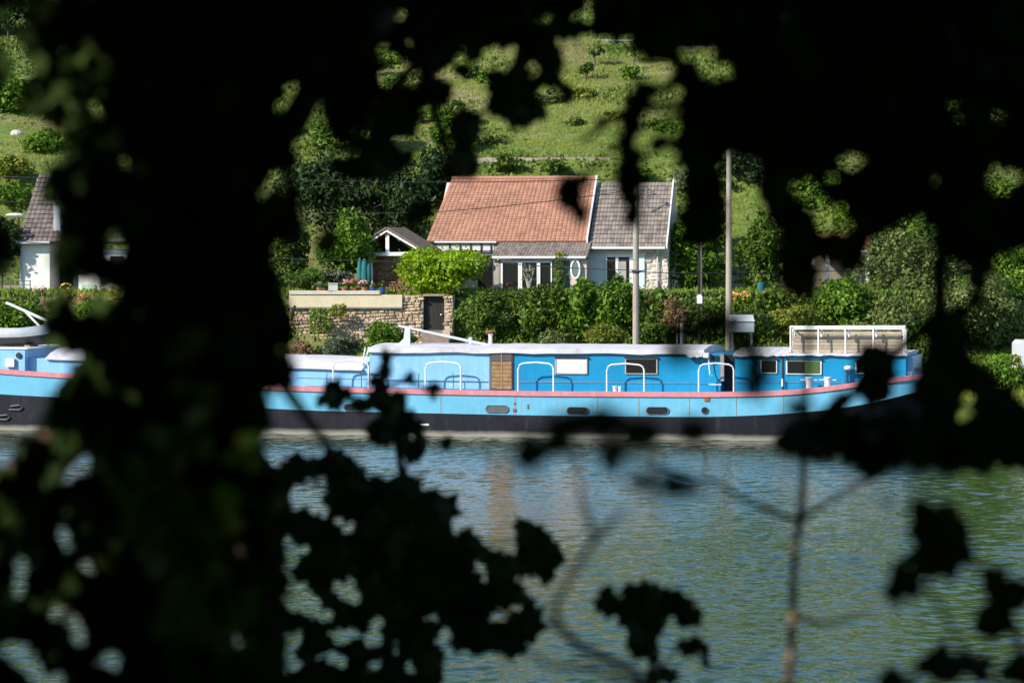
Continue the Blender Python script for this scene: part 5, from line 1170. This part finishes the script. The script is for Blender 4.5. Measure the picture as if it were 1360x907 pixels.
foliage('foliage', BM, map_m, MAPLE, SPRIG, None, 6.0, 6.6, .034, passes=2, tol=.84)
# 5  young maple shoot
YM = thing('maple_shoot', base_of(872, 5.6), 'single maple shoot with a few lobed leaves at the bottom centre right', 'plant')
MB().tube([YM.location, W(880,1300,5.6), W(872,960,5.6), W(862,860,5.6), W(868,790,5.6)], [.014,.010,.006,.004,.002], 7).build('stem', dbark, YM)
for p in ([(866,830,5.6),(838,800,5.6),(810,800,5.6)], [(866,830,5.6),(895,800,5.6),(925,825,5.6)], [(870,890,5.6),(900,862,5.6),(920,856,5.6)]): limb(YM, p, (.003,.0015), 'twig')
foliage('foliage', YM, map_m, MAPLE, SPR2, None, 5.4, 5.9, .044, passes=2, tol=.84)
# 6  thin bare sapling
TS = thing('bare_sapling', base_of(1055, 4.3), 'thin nearly bare upright sapling stem in front of the water', 'tree')
MB().tube([TS.location, W(1048,1100,4.3), W(1047,907,4.3), W(1052,830,4.3), W(1056,720,4.3), W(1063,690,4.3), W(1067,640,4.3), W(1068,570,4.3), W(1075,440,4.3), W(1080,250,4.3)], [.010,.0075,.0065,.006,.0055,.0065,.005,.005,.004,.003], 8).build('trunk', paint('sapling_bark', (.22,.15,.10), .9, .3, 9), TS)
for p in ([(1062,692,4.3),(1010,675,4.2),(950,640,4.1),(880,622,4.0),(820,600,4.0)], [(1064,690,4.3),(1120,655,4.3),(1180,610,4.4)], [(1052,818,4.3),(1100,830,4.3),(1160,812,4.3)]): limb(TS, p, (.0045,.0015), 'twig', sway=.002)
# 7  hazel growing in at the lower right
HZ = thing('hazel_shrub', base_of(1360, 3.2), 'dark blurred hazel twigs and leaves at the lower right corner', 'shrub')
MB().tube([HZ.location, W(1400,1200,3.2), W(1370,960,3.2), W(1350,840,3.2), W(1330,780,3.2)], [.014,.010,.007,.005,.002], 7).build('stem', dbark, HZ)
for p in ([(1370,960,3.2),(1290,880,3.2),(1230,780,3.1),(1250,700,3.1)], [(1290,880,3.2),(1190,905,3.2)], [(1230,780,3.1),(1195,775,3.1)]): limb(HZ, p, (.004,.0012), 'twig', sway=.002)
foliage('foliage', HZ, map_m, OVAL, LOW, None, 2.9, 3.5, .026, passes=2, tol=.7)
# 8  bare arching briar in the bottom centre
BR = thing('bare_briar', base_of(870, 3.4), 'faint bare arching twigs low in front of the water', 'plant')
MB().tube([BR.location, W(900,1100,3.4), W(872,915,3.4), W(835,888,3.4), W(775,862,3.35), W(742,832,3.3), W(737,805,3.3), W(762,757,3.3), W(790,715,3.3), W(775,670,3.3), W(765,610,3.3)], [.009,.0075,.0065,.006,.0056,.005,.0044,.004,.004,.003,.0015], 7).build('stem', dbark, BR)
for p in ([(872,915,3.4),(780,888,3.4),(725,880,3.4),(695,862,3.4)], [(790,715,3.3),(830,675,3.3)], [(742,832,3.3),(700,815,3.3)]): limb(BR, p, (.0045,.0018), 'twig', sway=.002)

# extra ivy leaves on the trunk, coloured brighter to stand for flecks of sun
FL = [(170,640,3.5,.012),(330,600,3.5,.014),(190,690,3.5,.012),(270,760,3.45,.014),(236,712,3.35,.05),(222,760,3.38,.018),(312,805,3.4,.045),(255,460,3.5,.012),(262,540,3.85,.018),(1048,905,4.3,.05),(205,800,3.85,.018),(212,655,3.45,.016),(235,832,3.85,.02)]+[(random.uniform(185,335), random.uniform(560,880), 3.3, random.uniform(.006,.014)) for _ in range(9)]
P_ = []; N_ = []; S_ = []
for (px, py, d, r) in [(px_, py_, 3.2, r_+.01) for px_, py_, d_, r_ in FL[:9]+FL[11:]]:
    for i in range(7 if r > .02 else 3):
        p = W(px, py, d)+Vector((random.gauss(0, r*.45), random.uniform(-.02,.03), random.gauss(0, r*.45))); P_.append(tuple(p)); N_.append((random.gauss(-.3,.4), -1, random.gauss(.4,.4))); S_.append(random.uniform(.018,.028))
leaf_object('sunfleck_ivy', np.array(P_), np.array(N_), np.array(S_), IVY, yivy_m, IT, up=np.array([(random.gauss(0,1), 0, -1) for _ in P_]))
# unseen crowns over and behind the viewpoint, added to keep the near leaves in shade
gaps = [(np.array(W(px, py, d)), r) for px, py, d, r in FL]; sv = np.array(SUN)
def shade_tree(name, label, base, cen, rad, n, leaf, mat_, parent=None):
    g = float(tz(base[0], base[1])) if base else 0
    if parent is None:
        o = thing(name, Vector((base[0], base[1], g-.05)), label, 'tree'); c = Vector(cen)
        MB().tube([o.location, o.location.lerp(c, .5), c, c+Vector((.2,0,rad[2]*.7))], [.28,.22,.15,.05], 12).build('trunk', dbark, o, smooth=True); mb = MB()
        for i in range(9):
            a = i*.7+.3; e = c+Vector((math.cos(a)*rad[0]*.75, math.sin(a)*rad[1]*.75, random.uniform(-.4,.5)*rad[2])); s0 = o.location.lerp(c, random.uniform(.6,1)); mb.tube([s0, s0.lerp(e,.5)+Vector((0,0,.3)), e], [.08,.05,.015], 6)
        mb.build('branch', dbark, o)
    else: o = parent
    d = rdirs(n)*RNG.random((n,1))**.4; P_ = np.array(cen)+d*np.array(rad); P_ += RNG.normal(0,.12,P_.shape)
    nn = RNG.normal(0,.6,(n,3))+np.array([0,0,1.0])*.5+sv*.5; s_ = leaf*RNG.uniform(.8,1.3,n)
    x, y, z = P_.T; yy = np.maximum(y, .01)
    vis = (y > 0) & (abs(x)/yy < .23) & ((z-CH)/yy > -.25) & ((z-CH)/yy < .14); keep = ~vis & (z > tz(x, y)+.3)
    for p0, r in gaps:
        q_ = P_-p0; t = q_@sv; dist = np.linalg.norm(q_-t[:,None]*sv, axis=1); keep &= ~((t > 0) & (dist < r+.035+.55*s_))  # crown leaves cut away along sun rays to let flecks through
    P_, nn, s_ = P_[keep], nn[keep], s_[keep]
    leaf_object('crown', P_, nn, s_, DIAMOND, mat_, o)
shade_tree('unseen_shade_tree', 'tall unseen tree of the near bank wood added for shade, left of the viewpoint', (-5.2,.6), (-5.6,.2,9.6), (4.4,4.6,3.4), 17000, .26, map_m)
shade_tree('unseen_shade_tree', 'tall unseen tree of the near bank wood added for shade, farthest behind on the left', (-11,-3.5), (-11.5,-4,12.4), (5.5,5.5,5.2), 15000, .32, map_m)
shade_tree('unseen_shade_tree', 'tall unseen tree of the near bank wood added for shade, directly behind the viewpoint', (.8,-3.6), (.6,-3,9.4), (5,3.4,3.6), 12000, .28, map_m)
shade_tree('unseen_shade_tree', 'low thick unseen tree added to block sky light, closing the near bank wood far behind the viewpoint', (1,-9.5), (0,-9.5,7.5), (11,2.6,4.6), 15000, .42, map_m)
shade_tree('unseen_shade_tree', 'low thick unseen tree added to block sky light, right of the viewpoint', (8,-1), (8,-1,7.5), (2.6,8,4.6), 12000, .4, map_m)
shade_tree('unseen_shade_tree', 'low thick unseen tree added to block sky light, far left of the viewpoint', (-10.5,4), (-10.5,4,7.0), (2.4,6,4.4), 11000, .4, map_m)
shade_tree('unseen_shade_tree', '', None, (1.4,4.2,10.2), (4.6,5.2,1.9), 13000, .26, map_m, parent=RT)  # upper crown out of view, added to block the sky overhead
shade_tree('unseen_shade_tree', '', None, (-2.6,5.0,9.6), (3.0,4.4,1.9), 8000, .24, map_m, parent=MT)
scatter('forest_floor', 'ivy and leaf litter covering the shaded near bank', 5000, (-9,9), (-8,9), .16, ivy_m, lambda x, y: ~((y > 1) & (abs(x) < .25*y+.3) & (y > 30)))
